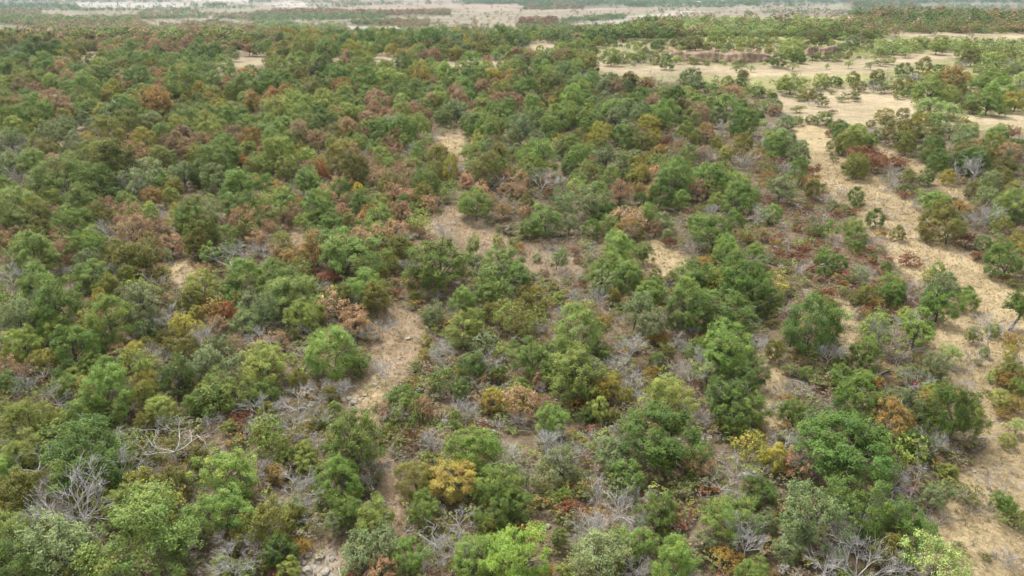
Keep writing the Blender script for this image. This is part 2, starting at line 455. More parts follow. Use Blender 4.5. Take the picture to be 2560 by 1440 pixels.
tile(0, 720, 4, '''d 170 120 190;g 330 60 190;g 600 200 430 520;w 200 330 340;g 500 400 300;v 480 370 120;y 1010 100 160;b 840 210 200;d 800 330 140;y 800 400 160;g 1080 320 390 470;w 1500 140 380;w 1300 220 160;
l 1230 200 100;w 1450 330 220;G 1500 360 100;v 1900 120 220;d 1890 130 160;v 1750 200 150;y 1870 380 260;y 1960 260 150;a 2120 120 150;g 2290 40 200;R 2260 250 210;b 2200 370 200;w 2480 180 240;w 2420 370 320;
G 720 600 380;G 980 560 220;l 230 600 300;w 30 560 110;y 430 760 240 270;b 230 860 200;d 280 1000 200;G 60 950 180;G 620 880 180;r 480 930 150;b 1180 640 150;y 1380 650 220;a 1330 760 150;l 1450 810 200;d 1350 490 160;
l 960 760 220;g 820 850 200;l 760 880 180;g 680 1000 240;g 1080 830 250;b 800 1020 100;o 930 930 80;g 1010 1090 440;g 850 1230 300;g 1130 1270 220;d 560 1140 260;v 1660 520 150;v 1480 580 150;v 1720 620 200;d 1620 680 200;
v 1850 640 240;d 1900 550 130;w 2190 620 240;w 2080 760 300;G 1730 930 320 420;y 1480 960 240;v 1430 1080 280;d 1330 980 110;g 2200 950 260;l 2320 1100 320;G 1980 1140 240;l 1660 1210 260;G 1950 1250 120;
l 280 1320 380;y 590 1330 170;o 20 1370 60;v 80 1250 150;g 430 1220 160;v 1430 1380 200;d 930 1350 200;d 1650 1400 200;d 2110 1340 180;l 2290 1390 130;r 2420 1310 200;b 2430 1390 120;g 740 1400 200''')
tile(640, 720, 4, '''g 350 120 520 400;w 80 260 240 400;l 450 280 330;c 1010 340 320;c 1200 450 130;d 1000 480 200;v 830 130 260;v 1200 130 330;g 1100 20 320;b 1390 50 100;g 800 640 560 580;g 1050 760 180;b 210 530 200;d 200 410 110;
d 440 650 220 260;b 30 510 80;l 60 780 420 470;G 100 1080 260;v 130 1250 180;v 420 920 200;b 230 760 100;d 430 1180 300;d 620 1120 180;v 740 1060 180;g 790 1220 170;d 830 1010 150;v 590 1370 130;d 370 1400 300;g 700 1340 90;d 650 1290 200;
G 1420 1120 280;b 1660 1210 200 270;b 1330 1200 180;b 1410 1300 100;a 1560 970 180;s 1230 1200 100;l 1090 1390 150;l 1320 1410 120;d 860 1350 80;d 950 1330 80;y 1700 520 120;y 1690 680 140;s 1590 800 160;d 1860 580 200;d 1900 800 250;d 2000 950 200;
w 1780 270 260;d 1800 100 110;g 2050 130 250;l 2090 420 420 420;v 2350 270 200;g 2300 60 250;G 2200 800 260;w 2100 730 160;d 2350 800 260;d 2250 1000 150;G 2400 870 180;y 2370 1130 240;d 2180 1260 180;d 2400 1370 200;l 2000 1310 110 200;
s 1780 1090 100;s 1820 1020 90;G 2060 1040 200''')
tile(1280, 720, 4, '''v 120 150 220;l 460 100 140;v 300 190 140;y 240 30 120;d 640 130 160 280;d 860 120 190 300;d 500 240 150;d 330 330 180;y 240 310 90;d 270 440 150;d 20 430 130;g 660 430 460;w 1230 230 360;w 1430 380 330;g 1400 70 260;v 1010 90 160;
G 1780 230 420;g 2080 250 560 480;G 2450 150 300;a 920 330 150;a 1500 500 200;r 1020 580 140;s 950 650 130;d 1200 640 300;d 1650 560 160;d 1700 620 150;v 1560 650 160;G 1450 720 170;d 1470 770 120;g 2180 600 480;l 1930 600 180;G 2150 700 300;
w 1960 850 240;w 2330 640 180;G 2390 860 300;d 2220 890 180;g 600 720 340;g 640 900 500 600;g 200 700 380;G 330 700 200;g 560 1080 150;b 260 920 180 200;b 340 1160 200;d 290 1020 120;G 80 1020 240;y 960 980 260;y 1120 1090 200;y 880 1080 250;
l 860 1200 220;v 1000 1280 150;d 1190 880 220;b 1300 770 120;a 1390 850 150;a 1370 950 120;t 1600 820 160;t 1740 600 130;l 1620 1060 420;d 1430 1140 160;t 1800 1270 200;t 1950 1340 200;G 2180 1130 380;w 2100 1120 300;g 2330 1200 340;G 2250 1330 300;
g 390 1340 330;G 740 1290 180;d 530 1260 100;d 30 1330 150;s 300 1100 120;a 1400 520 130''')
tile(1920, 720, 4, '''G 60 130 220;G 430 380 560 640;g 950 680 280 330;v 90 630 200;t 180 260 200;m 720 270 170;r 600 90 180;G 1200 80 220;G 1720 170 340;v 1000 80 200;G 1280 60 200;o 1100 150 130;a 960 250 120;t 880 260 120;r 1240 250 90;
l 1400 280 150;g 1480 460 290 400;d 1120 430 150 300;t 1200 510 280;w 1030 400 160;g 1140 310 120;m 1800 660 200;w 1650 800 240 320;l 740 740 140;g 720 900 220;g 950 900 180;a 1050 970 180;d 1420 950 200;s 1440 830 160;G 900 1130 420;w 1400 1180 300 380;
G 1520 1250 200;l 1610 1060 180;a 1750 990 120;G 1890 1250 430 560;o 1190 1300 360 430;g 220 1240 230;g 400 1240 160;w 540 1360 300;l 960 1420 120;G 830 1290 200;d 2290 450 270 480;d 2430 440 160;d 2100 310 160;G 2470 230 260 400;l 2070 470 130;g 2250 420 120;
G 1990 60 160;g 2010 130 200;a 2460 530 150;y 2430 630 110;d 2470 740 160;g 2260 880 110;v 2440 830 200;a 2400 930 200;g 2490 990 140;l 2340 1100 150;a 2480 1150 180;a 2360 1260 120;m 2500 1390 150;t 1960 830 140;d 1960 980 90;t 2040 700 150;s 2090 740 70;
g 2170 640 90;d 2000 1010 120;d 330 1000 150;d 180 1020 150;d 440 1120 130;s 250 820 150;G 390 850 130;s 500 950 150;s 560 830 130;d 1130 760 80;t 1300 690 200;s 640 800 100;t 1240 1150 120;g 1170 1080 110;t 1620 1400 160;t 40 1200 150''')
tile(0, 400, 4, '''w 80 60 200;g 350 40 220;y 50 120 100;t 220 180 200;w 390 240 200;g 620 200 400 420;b 830 80 120;v 1080 40 360;o 1050 110 80;g 1000 210 260 290;G 1170 130 150;w 1200 220 180;t 1340 240 260;w 1530 170 300;w 1840 160 220;g 1620 250 200;G 1980 180 150;
g 2150 60 350;R 2430 50 130;w 2200 190 260;g 2420 240 280;G 2300 330 200;y 1740 290 170;o 1530 380 175;l 1720 380 170;g 2480 420 200;g 2300 480 260;g 60 270 180;t 60 390 140;g 170 490 340;g 190 630 220;y 400 390 140;l 500 440 200;v 440 560 220;b 580 500 130;y 270 370 120;
g 820 460 340;g 720 620 300;v 980 590 260;o 830 360 80;b 1070 430 130;b 1210 530 150;G 1160 340 130;g 1300 460 240;l 1170 610 150;l 1480 520 160;y 1780 500 150;t 1670 530 150;b 1870 440 120;g 1960 560 340;g 1900 640 300;w 2060 620 200;y 1960 400 100;b 2420 600 240;b 2470 500 130;
b 2250 640 130;y 2540 600 80;b 1330 710 300;b 1560 700 220;v 1660 740 100;b 60 720 140;b 160 760 160;b 290 730 130;l 260 740 80;v 440 710 200;g 30 830 100;b 580 770 140;l 460 790 110;b 720 780 120;l 830 740 120;l 940 760 180;v 1000 740 120;d 1110 770 240;b 590 930 260;b 680 870 160;
b 100 880 150;g 330 870 260;g 330 970 380;v 200 1060 200;g 900 900 300;v 1130 930 220;v 1340 1000 300;v 1200 1000 250;w 870 1050 240;g 860 1180 280;v 1290 1170 200;b 1300 880 150;b 1710 850 200;b 1530 860 180;w 1480 860 160;w 1650 950 130;v 2000 760 320;v 1960 850 240;g 2280 770 240;
v 2440 740 180;g 2120 950 200;g 2290 900 150;d 2280 1040 350;d 2430 930 230;g 370 1230 300;d 560 1120 180;d 710 1110 110;d 100 1230 240 340;d 1060 1150 220;b 120 1010 120;d 30 960 100;b 1560 980 180;b 1580 1110 150;d 1640 1080 180;t 1600 1230 220;l 2030 1260 300;c 2020 1110 150;g 2430 1210 380;
a 2100 1380 150;w 2480 1380 200;l 1400 1260 120;v 1020 1290 220;G 1000 1350 130;g 850 1280 160;d 750 1310 120;s 1230 1290 150''')
tile(640, 400, 4, '''g 290 90 190 230;g 70 250 200;g 480 220 260 280;R 670 120 170 250;o 740 170 60;d 380 80 70;d 770 100 60;v 60 60 150;v 180 50 130;b 540 60 120;t 560 100 120;o 230 300 170;c 90 430 170;c 100 520 150;g 270 420 240;b 380 520 180;b 270 600 170;G 60 600 120;v 960 70 300;b 850 150 130;
c 920 200 150;l 1070 180 100;b 1230 140 160;b 1420 80 120;g 1330 50 150;b 1330 180 200;d 1190 220 80;v 1280 260 130;Y 1020 280 110;g 850 270 190;o 680 300 120;g 700 350 150;g 620 470 300;g 600 560 200;c 870 500 140;o 1000 340 100;g 1060 440 260;b 910 400 130;l 1210 440 180;v 1290 420 130;g 1220 600 260;
g 1200 720 200;c 1370 330 200;b 1440 500 180;G 1480 420 160;c 1560 350 130;v 1680 360 220;g 1580 480 130;v 1650 460 130;g 1670 210 260;v 1790 120 200;y 1900 90 180 300;r 1800 150 100;l 1590 60 140;c 2100 200 160;c 2020 130 120;c 2130 230 120;v 2300 80 300;b 2280 150 130;G 2430 70 200;b 2540 130 120;t 2440 220 200;
g 2200 440 400 350;b 2480 500 200;c 2500 300 130;t 2440 400 130;l 490 620 150;g 750 640 200;v 850 600 150;v 950 630 170;o 920 580 100;c 1030 780 220;l 830 770 180;v 1130 920 150;b 110 690 180;b 290 700 90;d 600 740 220;d 130 800 130;b 30 820 200;d 50 940 200;v 270 840 210;o 600 890 320;o 360 980 230;v 200 960 120;
v 1390 880 270;v 1390 1050 160;y 1280 1130 120;b 1380 1230 120;g 900 980 600 360;g 1110 1180 220;g 1020 1280 150;r 570 1130 130;r 720 1180 180;r 800 1190 120;c 1400 690 200;b 1520 700 120;r 1550 690 70;b 1630 720 110;t 1850 700 260;s 1900 420 65;s 1850 510 70;s 1620 660 60;g 1850 1080 700 600;l 2150 860 140 220;
l 2420 800 120;s 2440 680 90;s 2520 700 100;s 2540 820 60;w 2180 1020 180;g 2430 1000 300;w 2450 1150 260;d 2270 1090 150;G 2380 1200 160;g 170 1180 340;d 640 1290 160;d 940 1280 80;v 450 1180 150;d 400 1090 150;b 1600 1180 100;b 1560 1260 140;v 1580 1380 130''')
tile(1280, 400, 4, '''g 190 80 260;G 560 70 140;v 800 110 200;g 640 150 110;g 980 150 190;G 1160 150 150;y 1300 130 150;y 1250 40 110;c 1430 120 140;g 1650 130 300;g 1580 220 330;y 1940 100 130;g 1960 180 300;g 2120 130 200;G 1840 130 130;b 1860 300 220;G 1470 360 300;G 1280 380 130;g 1700 400 180;g 2230 260 260;g 2280 400 300;
l 2070 410 150;g 2380 350 150;v 1880 500 120;d 1960 520 120;d 2050 520 150;b 1080 320 240;o 1250 300 140;v 920 420 100;w 770 340 220;g 880 290 150;w 800 460 230;w 860 520 130;G 960 500 170;w 540 460 260;d 270 240 300 260;r 370 330 140;b 90 330 160;b 30 300 130;v 150 440 180;t 60 480 140;g 330 600 280;g 170 690 180;
w 570 650 200;G 770 690 190;t 360 700 150;s 130 570 70;g 950 650 200;v 1030 590 150;o 1180 700 230;v 1260 700 130;c 1160 600 100;s 1130 480 80;g 1340 550 220;t 1290 600 130;w 1560 630 200;b 1440 680 150;w 1560 750 130;r 1570 830 140;t 1780 780 150;t 1810 880 200;t 1920 860 130;g 1830 640 230;g 2020 750 320;g 2120 860 250;
c 2240 730 90;a 2380 790 120;G 2250 620 200;d 2420 570 200;r 2380 560 100;g 2520 560 120;b 2500 740 120;g 2440 900 150;w 2490 1030 160;a 2230 960 80;g 2090 980 170;a 1940 1030 160;g 1080 920 360;g 1320 940 200;l 1150 980 130;g 1150 1150 300;g 900 1150 280;d 780 900 250;d 1010 790 170;r 680 1010 100;b 640 900 100;w 440 980 180 250;
l 250 970 90;a 90 890 140;l 30 810 90;t 560 1150 200;t 320 1130 130;d 800 1180 80;w 700 1200 90;b 330 1140 110;g 60 1150 260;g 1400 1290 220;v 1280 1260 130;t 1540 1230 130;v 1600 1180 130;v 1420 1160 130;g 1740 1310 260;G 1880 1180 330;g 1960 1230 130;G 2300 1130 380;G 2300 1250 440;g 2480 1250 250;v 1010 1360 150;v 420 1290 120;v 120 1330 150;a 220 1300 100''')
tile(1920, 400, 4, '''w 110 300 260;G 320 50 180;r 350 90 130;a 340 200 180;a 480 180 90;v 450 300 200;s 390 460 100;s 540 280 110;r 40 50 150;t 150 90 150;r 450 120 120;d 310 150 110;d 620 180 80;g 60 540 180;s 290 570 80;G 290 660 90;s 430 710 90;t 560 600 200;s 520 720 120;G 880 350 170;w 640 460 130;s 760 490 120;r 870 520 100;o 700 520 80;
G 900 420 130;t 730 330 150;t 640 380 130;G 1080 580 200;d 1080 620 120;t 1160 530 160;g 850 650 180;g 860 770 220;g 890 870 150;d 680 830 200;d 230 830 200;d 130 690 120;a 80 840 120;r 540 860 120;r 340 900 130;a 400 850 110;r 130 950 130;w 30 980 90;s 150 1040 140;t 320 1090 200;G 530 1000 170;G 710 1040 190;G 560 1120 150;r 310 960 130;d 330 1240 110;
t 970 1120 240;d 1000 1150 150;G 1050 980 100;G 1180 1060 120;r 1430 1000 150;a 1120 740 120;t 1100 850 200;v 1300 730 150;a 1030 900 100;s 840 1200 110;a 780 1240 100;l 1700 1080 140;l 1600 1150 110;w 1800 1200 160;g 1230 1260 240;t 1480 1260 200;w 1720 1300 300;w 1850 1290 150;r 570 1370 200;t 600 1310 110;s 740 1330 130;v 880 1380 150;
r 1050 30 240;v 870 60 250;v 950 80 130;r 1300 60 130;v 1400 170 150;t 1230 150 200;s 1450 290 90;s 1340 290 110;t 1250 250 180;r 1390 350 100;t 1470 420 150;G 1690 50 200;G 1590 160 150;G 1560 210 100;y 1800 170 150;t 1950 150 200;d 2080 110 250;G 2060 30 250;g 1640 400 220;g 1750 420 150;v 1680 500 200;v 1820 540 100;o 1940 490 160;w 1860 440 130;
v 1820 650 350;a 1640 690 170;l 1880 630 110;a 1720 580 110;l 1830 790 80;r 1980 810 180;G 2150 830 150;r 2090 970 110;w 2230 220 200;g 2200 260 150;w 2200 400 250;t 2100 620 240;t 2200 560 300;d 2180 560 200;a 2150 450 100;v 2060 310 150;v 2350 180 200;g 2430 450 300;w 2480 520 200;v 2450 300 150;G 2400 1000 320;l 2330 820 150;y 2490 800 150;g 2300 890 130;s 2480 1240 120;r 2370 1180 100;G 2500 1400 130''')
tile(0, 180, 4, '''G 500 100 130;g 660 130 120;b 700 80 150;b 670 220 130;G 890 190 260;v 950 120 130;b 1090 180 120;y 1190 190 120;b 1300 170 130;g 1040 60 200;G 1330 80 230;b 1440 190 120;v 1530 110 120;o 1640 80 130;G 1850 100 300;G 1680 220 160;l 1830 220 130;y 1880 250 120;o 2110 230 120;y 2130 290 160;G 2150 120 200;o 2280 110 120;g 2430 150 250;l 2340 210 180;w 1980 60 130;
b 390 110 100;v 260 100 200;l 110 280 130;b 290 240 120;b 190 340 130;b 530 330 260;b 640 310 130;v 100 400 220;G 360 400 260;G 350 480 200;g 120 500 240;y 650 460 160;w 850 480 140;y 970 520 130;g 780 380 130;g 1250 380 260;w 1130 420 220;o 1580 330 280;v 1700 380 160;w 1560 400 130;b 1090 500 100;v 1250 520 220;g 1430 450 150;w 1450 510 160;v 1570 540 160;g 1850 480 260;g 1800 560 220;g 2080 430 220;g 2050 540 260;
G 2300 440 220;g 2430 340 160;g 2480 540 200;b 2330 610 160;b 2370 690 140;w 560 630 220;l 380 560 150;l 130 590 200;g 400 680 150;w 740 680 150;y 850 680 140;v 1110 620 260;b 980 620 130;b 1330 640 100;y 1450 680 200;g 1620 620 180;G 1880 620 200;g 2080 640 220;b 1680 690 130;v 480 780 180;g 600 790 130;t 980 690 160;t 700 860 200;d 730 870 120;w 750 740 180;v 770 820 150;t 860 840 130;b 1340 820 220;G 1090 860 300;v 1480 770 130;
b 1880 760 180;b 2040 720 220;b 1830 810 130;v 1600 860 180;g 1690 860 150;g 2250 740 200;g 2200 860 320;v 1950 860 200;R 2440 900 120;G 2480 780 150;o 2470 730 100;t 60 780 200;t 250 760 260;t 200 700 150;t 270 850 200;w 100 700 200;g 330 900 160;b 470 900 120;g 90 900 150;t 560 870 130;w 1270 930 130;t 1460 870 140''')
tile(640, 180, 4, '''G 100 120 200;G 300 110 220;v 430 60 130;v 500 130 130;o 300 220 180;o 100 280 110;l 380 280 200;l 700 280 200;l 260 350 200;l 480 350 200;l 130 370 180;l 850 350 160;l 640 330 130;g 200 430 250;g 420 440 220;G 640 400 120;t 640 450 120;l 900 440 200;l 1040 440 180;g 740 470 140;g 530 540 220;g 640 500 130;g 100 540 240;v 120 490 130;g 640 120 200;l 660 80 120;o 820 140 140;o 900 180 160;b 700 180 90;
t 580 200 100;t 780 190 80;G 850 60 200;g 1080 90 240;l 1170 160 120;v 1040 200 130;g 1300 80 220;l 1450 90 160;y 1650 60 180;g 1600 130 130;G 1420 200 180;G 1600 170 130;b 1780 80 100;o 1300 200 90;b 1300 260 120;b 1520 220 90;b 920 300 110;b 1010 270 90;G 1060 290 120;t 1170 270 120;b 1180 230 100;G 1680 240 150;g 1680 320 120;g 1800 180 130;b 1740 300 120;l 1950 100 160;g 1950 60 130;G 2080 150 200;G 2180 80 250;g 2300 60 130;
o 2450 80 130;g 2480 150 130;G 2150 200 130;b 2100 170 100;b 2300 160 110;b 2000 220 180;w 1840 190 130;b 2380 200 120;b 1180 400 130;b 1290 430 150;b 1390 400 110;b 1570 370 160;g 1450 340 150;t 1560 390 120;g 1950 350 160;w 2000 400 200;b 2170 350 150;g 2250 300 130;g 2380 360 170;b 2300 330 110;l 1740 410 120;b 1690 430 120;g 2200 450 180;G 2170 520 130;g 2330 480 140;g 2280 580 260;g 2400 560 200;G 2150 590 130;g 2500 520 140;
G 1250 570 220;g 1400 560 150;g 1620 540 240;l 1470 500 160;G 1390 600 120;b 1110 560 150;b 1110 620 130;b 970 500 90;v 970 560 120;l 1030 690 150;l 1040 740 130;v 930 650 130;t 800 570 150;t 760 610 130;b 620 680 200;b 640 740 130;t 770 680 130;d 670 790 60;v 720 720 120;d 1700 660 120;t 1720 680 160;b 1650 680 120;d 1090 830 100;d 1560 770 120;t 1530 800 130;g 210 680 300;g 230 800 300;g 280 930 150;b 60 800 160;y 400 790 120;R 490 850 75;v 490 740 100;b 410 680 110;
R 650 920 120;y 840 790 200;b 880 770 180;v 850 880 250;v 980 900 130;b 1280 710 120;g 1500 700 160;b 1400 720 120;g 1270 850 180;l 1400 880 120;b 1360 810 120;b 1170 820 120;G 1630 790 130;v 1800 850 200;v 1850 800 130;v 1900 940 180;l 1590 930 150;b 1410 940 110;g 2160 800 180;g 2230 720 130;w 2330 750 150;v 2400 840 250;b 2380 690 120''')
tile(1280, 180, 4, '''G 100 70 240;o 290 40 80;g 430 80 220;v 400 140 130;v 260 110 130;g 620 20 130;t 730 80 160;w 560 120 130;b 510 170 100;b 680 160 100;v 830 190 100;w 830 150 120;G 980 60 150;v 1180 90 200;G 1170 120 130;o 1330 110 160;t 1430 60 150;d 1640 90 90;G 1800 40 200;w 1850 130 200;G 1830 140 120;g 1980 150 130;b 2190 200 190;v 2150 100 130;G 2290 110 130;G 2450 190 130;b 2320 30 90;g 130 170 200;v 330 210 120;
G 40 200 130;b 180 270 150;b 60 290 120;G 280 330 170;g 600 260 250;b 420 300 120;v 600 330 130;t 780 290 120;v 820 230 120;g 910 310 130;b 390 380 90;g 690 350 90;w 910 350 120;s 960 220 50;G 1100 250 100;w 1080 290 100;G 1220 270 130;g 1560 230 250;g 1750 240 220;G 1620 300 260;b 1400 300 140;g 1870 300 200;g 2050 280 200;g 2150 330 240;v 2000 330 130;G 2280 330 140;g 1350 210 130;g 1520 430 270;g 1000 380 220;G 900 420 130;
b 1380 400 140;b 1370 470 110;G 1300 470 70;b 1690 380 150;b 1740 400 120;g 1800 490 200;G 2330 500 340;G 2300 580 160;G 2450 430 140;g 240 420 180;g 150 480 200;g 480 480 260;g 380 560 240;w 80 580 260;g 720 480 180;g 840 490 170;g 750 560 140;w 1040 450 200;w 1130 540 130;G 1030 590 110;r 1460 550 130;b 1220 580 150;b 1720 590 170;b 1750 560 130;o 1950 600 160;b 1950 640 130;t 2080 560 130;d 2100 560 100;t 1980 450 150;d 2540 580 130;
t 2480 690 150;w 240 700 200;w 70 660 200;G 400 640 140;b 550 660 110;g 570 730 200;G 640 640 130;y 760 680 120;y 850 660 150;l 880 710 110;G 1150 720 150;b 1100 650 120;y 1390 670 180;v 1320 720 200;o 1480 820 170;d 1600 680 100;b 1650 750 110;r 1510 720 120;b 1550 660 120;G 1840 650 130;v 1830 690 130;v 2310 710 180;a 2270 670 120;v 2060 720 130;w 50 790 150;g 270 870 330;g 560 900 150;g 660 830 200;g 760 810 130;
w 950 860 220;b 800 900 140;g 1150 900 150;y 1250 910 130;v 1370 850 120;w 1650 900 130;g 1760 820 180;G 1650 910 130;t 1950 850 220;b 1930 820 160;t 2340 880 250;y 2140 830 150;l 2130 860 120;a 2460 830 150;r 2500 900 120;w 1240 830 120;r 1080 790 100''')
tile(1920, 180, 4, '''G 230 120 240;G 160 140 130;G 530 90 170;G 680 90 120;v 860 60 130;v 1090 40 140;t 1230 50 130;v 920 140 120;w 1070 110 110;t 1060 160 200;s 1160 180 120;v 1300 140 130;t 1470 60 160;G 1420 190 130;a 1420 150 120;o 1850 70 300;v 1880 140 180;l 1650 80 200;l 1600 190 270;l 1800 240 220;m 1640 320 280;m 1820 370 150;g 2250 80 220;L 2330 170 230;g 2100 100 130;m 2540 60 150;w 2520 180 130;y 2480 290 220;
g 2190 320 230;w 1990 300 130;v 2060 350 130;s 2380 390 80;y 400 220 130;w 490 210 110;v 540 290 110;s 330 260 100;t 450 310 110;s 640 200 70;s 830 230 120;s 740 270 100;s 870 270 90;l 1310 230 90;s 310 375 120;g 560 460 170;v 430 470 100;r 650 400 70;w 50 330 180;b 70 380 130;w 180 510 200;t 150 450 130;l 290 480 120;v 700 560 200;G 740 610 200;G 850 650 160;G 980 700 150;G 660 540 120;r 620 620 90;y 1170 440 150;
v 1200 490 130;v 1350 410 120;v 1030 510 100;b 1530 470 130;t 1020 590 130;w 900 570 150;d 920 600 120;G 1110 630 140;v 1310 600 250;v 1420 580 250;a 1440 530 130;v 1340 680 150;d 1260 650 90;v 1380 720 200;G 1700 500 180;G 1700 570 140;a 1950 500 130;w 1830 580 220;w 2000 630 200;w 1960 700 220;b 2050 540 110;G 2300 660 220;b 2350 560 130;b 2450 600 120;G 1650 760 250;G 1700 850 180;w 2060 850 220;t 1930 790 200;t 1850 880 140;
G 2450 760 200;t 2420 830 200;w 2530 750 130;v 2200 860 150;b 2280 800 110;r 920 830 280;r 1100 850 150;r 1300 890 150;v 870 930 200;v 660 740 150;l 730 790 70;t 1100 870 120;s 800 740 110;w 270 830 250;g 150 680 130;g 40 850 120;t 220 680 120;d 30 780 80;w 340 730 120;r 110 910 110;s 660 870 70;s 510 940 60''')
tile(0, 0, 4, '''G 350 510 220;G 580 520 180;w 170 540 120;v 80 420 150;v 270 430 130;v 520 420 130;b 690 470 130;v 780 510 120;v 910 600 110;b 400 430 120;G 1020 670 150;G 1180 600 180;G 1330 600 150;g 1500 610 150;G 1700 620 170;G 1900 620 170;v 1550 680 150;v 1200 690 130;b 650 640 120;g 410 640 200;G 480 690 150;g 820 680 110;t 680 600 100;
G 2150 540 170;G 2320 540 120;b 2240 550 70;g 2240 650 180;b 2480 490 110;b 1320 470 140;b 1560 470 130;b 1720 500 180;b 1900 470 140;b 2000 450 130;b 1480 510 120;v 1420 460 110;b 1100 520 130;b 1250 540 110;b 560 560 100''')
tile(640, 0, 4, '''G 1300 370 200;G 1100 390 180;G 1440 330 110;G 1250 460 150;G 900 430 180;G 1740 400 260;G 1660 370 130;l 1430 430 130;y 1340 500 110;v 1500 470 120;b 950 500 170;b 1060 480 130;b 1120 500 150;b 900 620 130;G 1000 590 150;b 720 500 200;v 450 470 220;G 240 410 110;b 150 430 110;y 340 410 120;y 640 430 90;G 590 460 100;b 350 580 100;g 450 590 140;b 260 600 90;v 130 590 120;
y 1500 580 150;b 1600 590 100;b 1690 490 90;b 1700 570 150;b 1870 470 120;v 1850 540 110;b 1870 580 90;b 1990 540 120;v 2060 550 110;b 2160 450 100;w 2000 420 150;t 2180 530 100;y 2110 390 90;v 2330 440 110;l 2420 430 140;G 2450 370 200;G 2540 420 110;b 2450 510 100;t 2420 590 180;b 2310 610 110;w 2350 370 120;g 200 660 180;G 360 650 150;G 680 660 200;v 440 730 160;v 600 700 120;g 880 740 220;l 1010 650 140;g 1150 650 150;
G 1440 670 200;G 1740 670 160;l 1300 730 220;y 1620 720 180;g 1440 760 130;L 2180 660 260;l 2300 740 200;g 2060 730 200;l 1880 740 200;g 2500 720 140;G 760 720 150''')
tile(1280, 0, 4, '''G 50 400 130;t 150 510 180;v 30 540 110;G 370 520 90;b 500 560 140;l 600 480 90;b 280 490 80;w 540 380 130;t 560 400 100;G 660 350 80;G 780 350 110;v 870 420 120;b 870 400 110;G 1000 400 120;G 1460 450 140;G 1000 570 200;y 1030 590 110;v 1270 570 130;t 1250 640 110;v 1330 520 90;t 1380 560 100;v 780 570 80;G 190 380 40;G 1550 640 130;m 1640 590 110;G 1540 570 90;m 2250 680 90;m 2390 680 80;v 2310 740 110;
s 1790 600 160;s 1870 610 120;s 2300 630 150;v 1430 590 110;G 2070 460 90;v 1950 470 90;G 2160 470 80;v 1840 430 160;g 2050 360 180;G 2320 430 120;y 2390 430 90;v 2500 400 120;G 1260 210 80;G 1320 200 60;G 1510 200 80;G 1110 270 100;G 1800 320 80;G 1850 180 50;G 1940 180 50;G 2150 190 60;v 1650 420 120;v 1750 430 110;g 1250 470 80;v 1350 330 150;g 1550 330 150;g 1180 340 120''')
tile(1920, 0, 4, '''v 230 480 200;g 250 540 180;G 100 600 160;G 310 580 120;m 250 660 100;m 590 660 60;m 810 640 80;m 1030 650 90;v 470 390 150;G 540 380 110;g 400 290 150;v 620 280 150;l 760 200 60 100;G 920 270 120;G 310 190 100;w 840 420 140;t 850 400 120;v 960 350 110;G 1000 340 80;w 740 480 110;s 600 580 150;s 450 575 150;s 700 580 130;v 640 330 100;m 1100 500 150;m 1250 480 150;m 1450 460 160;m 1500 420 110;g 1690 470 150;
m 1800 420 120;m 1600 430 120;m 1380 510 120;l 1950 510 160;l 2050 520 140;l 1730 400 110;m 2450 430 90;m 2450 500 90;m 2200 420 110;s 1130 630 100;l 1220 600 90;v 1560 650 150;G 1360 690 150;G 1710 680 90;v 2040 580 150;v 2200 580 130;v 2330 600 110;t 1950 650 110;d 2130 600 90;d 2450 650 150;w 2450 700 130;G 710 70 40;G 480 115 40''')


TINT = {   # base colour, second colour
 'G': ((0.100, 0.160, 0.040), (0.158, 0.200, 0.046)),
 'g': ((0.160, 0.230, 0.062), (0.228, 0.272, 0.072)),
 'L': ((0.205, 0.305, 0.070), (0.250, 0.340, 0.078)),
 'w': ((0.180, 0.222, 0.098), (0.220, 0.250, 0.112)),
 'l': ((0.225, 0.275, 0.076), (0.280, 0.305, 0.084)),
 'y': ((0.285, 0.270, 0.066), (0.350, 0.275, 0.072)),
 'Y': ((0.520, 0.450, 0.060), (0.440, 0.410, 0.070)),
 'v': ((0.170, 0.178, 0.050), (0.215, 0.185, 0.054)),
 'o': ((0.320, 0.215, 0.075), (0.240, 0.215, 0.075)),
 'O': ((0.320, 0.285, 0.080), (0.330, 0.215, 0.085)),
 'R': ((0.380, 0.155, 0.070), (0.300, 0.160, 0.075)),
 'c': ((0.430, 0.295, 0.170), (0.400, 0.290, 0.140)),
 'b': ((0.335, 0.228, 0.130), (0.260, 0.215, 0.108)),
 'r': ((0.195, 0.090, 0.052), (0.230, 0.135, 0.064)),
 'a': ((0.265, 0.180, 0.055), (0.210, 0.178, 0.060)),
 's': ((0.165, 0.185, 0.068), (0.215, 0.205, 0.080)),
 'm': ((0.280, 0.345, 0.130), (0.330, 0.375, 0.140)),
 'j': ((0.140, 0.155, 0.052), (0.115, 0.145, 0.052)),
 'k': ((0.210, 0.172, 0.110), (0.180, 0.152, 0.100)),
 'd': ((0.3, 0.28, 0.26),) * 2, 't': ((0.26, 0.238, 0.205),) * 2,
}
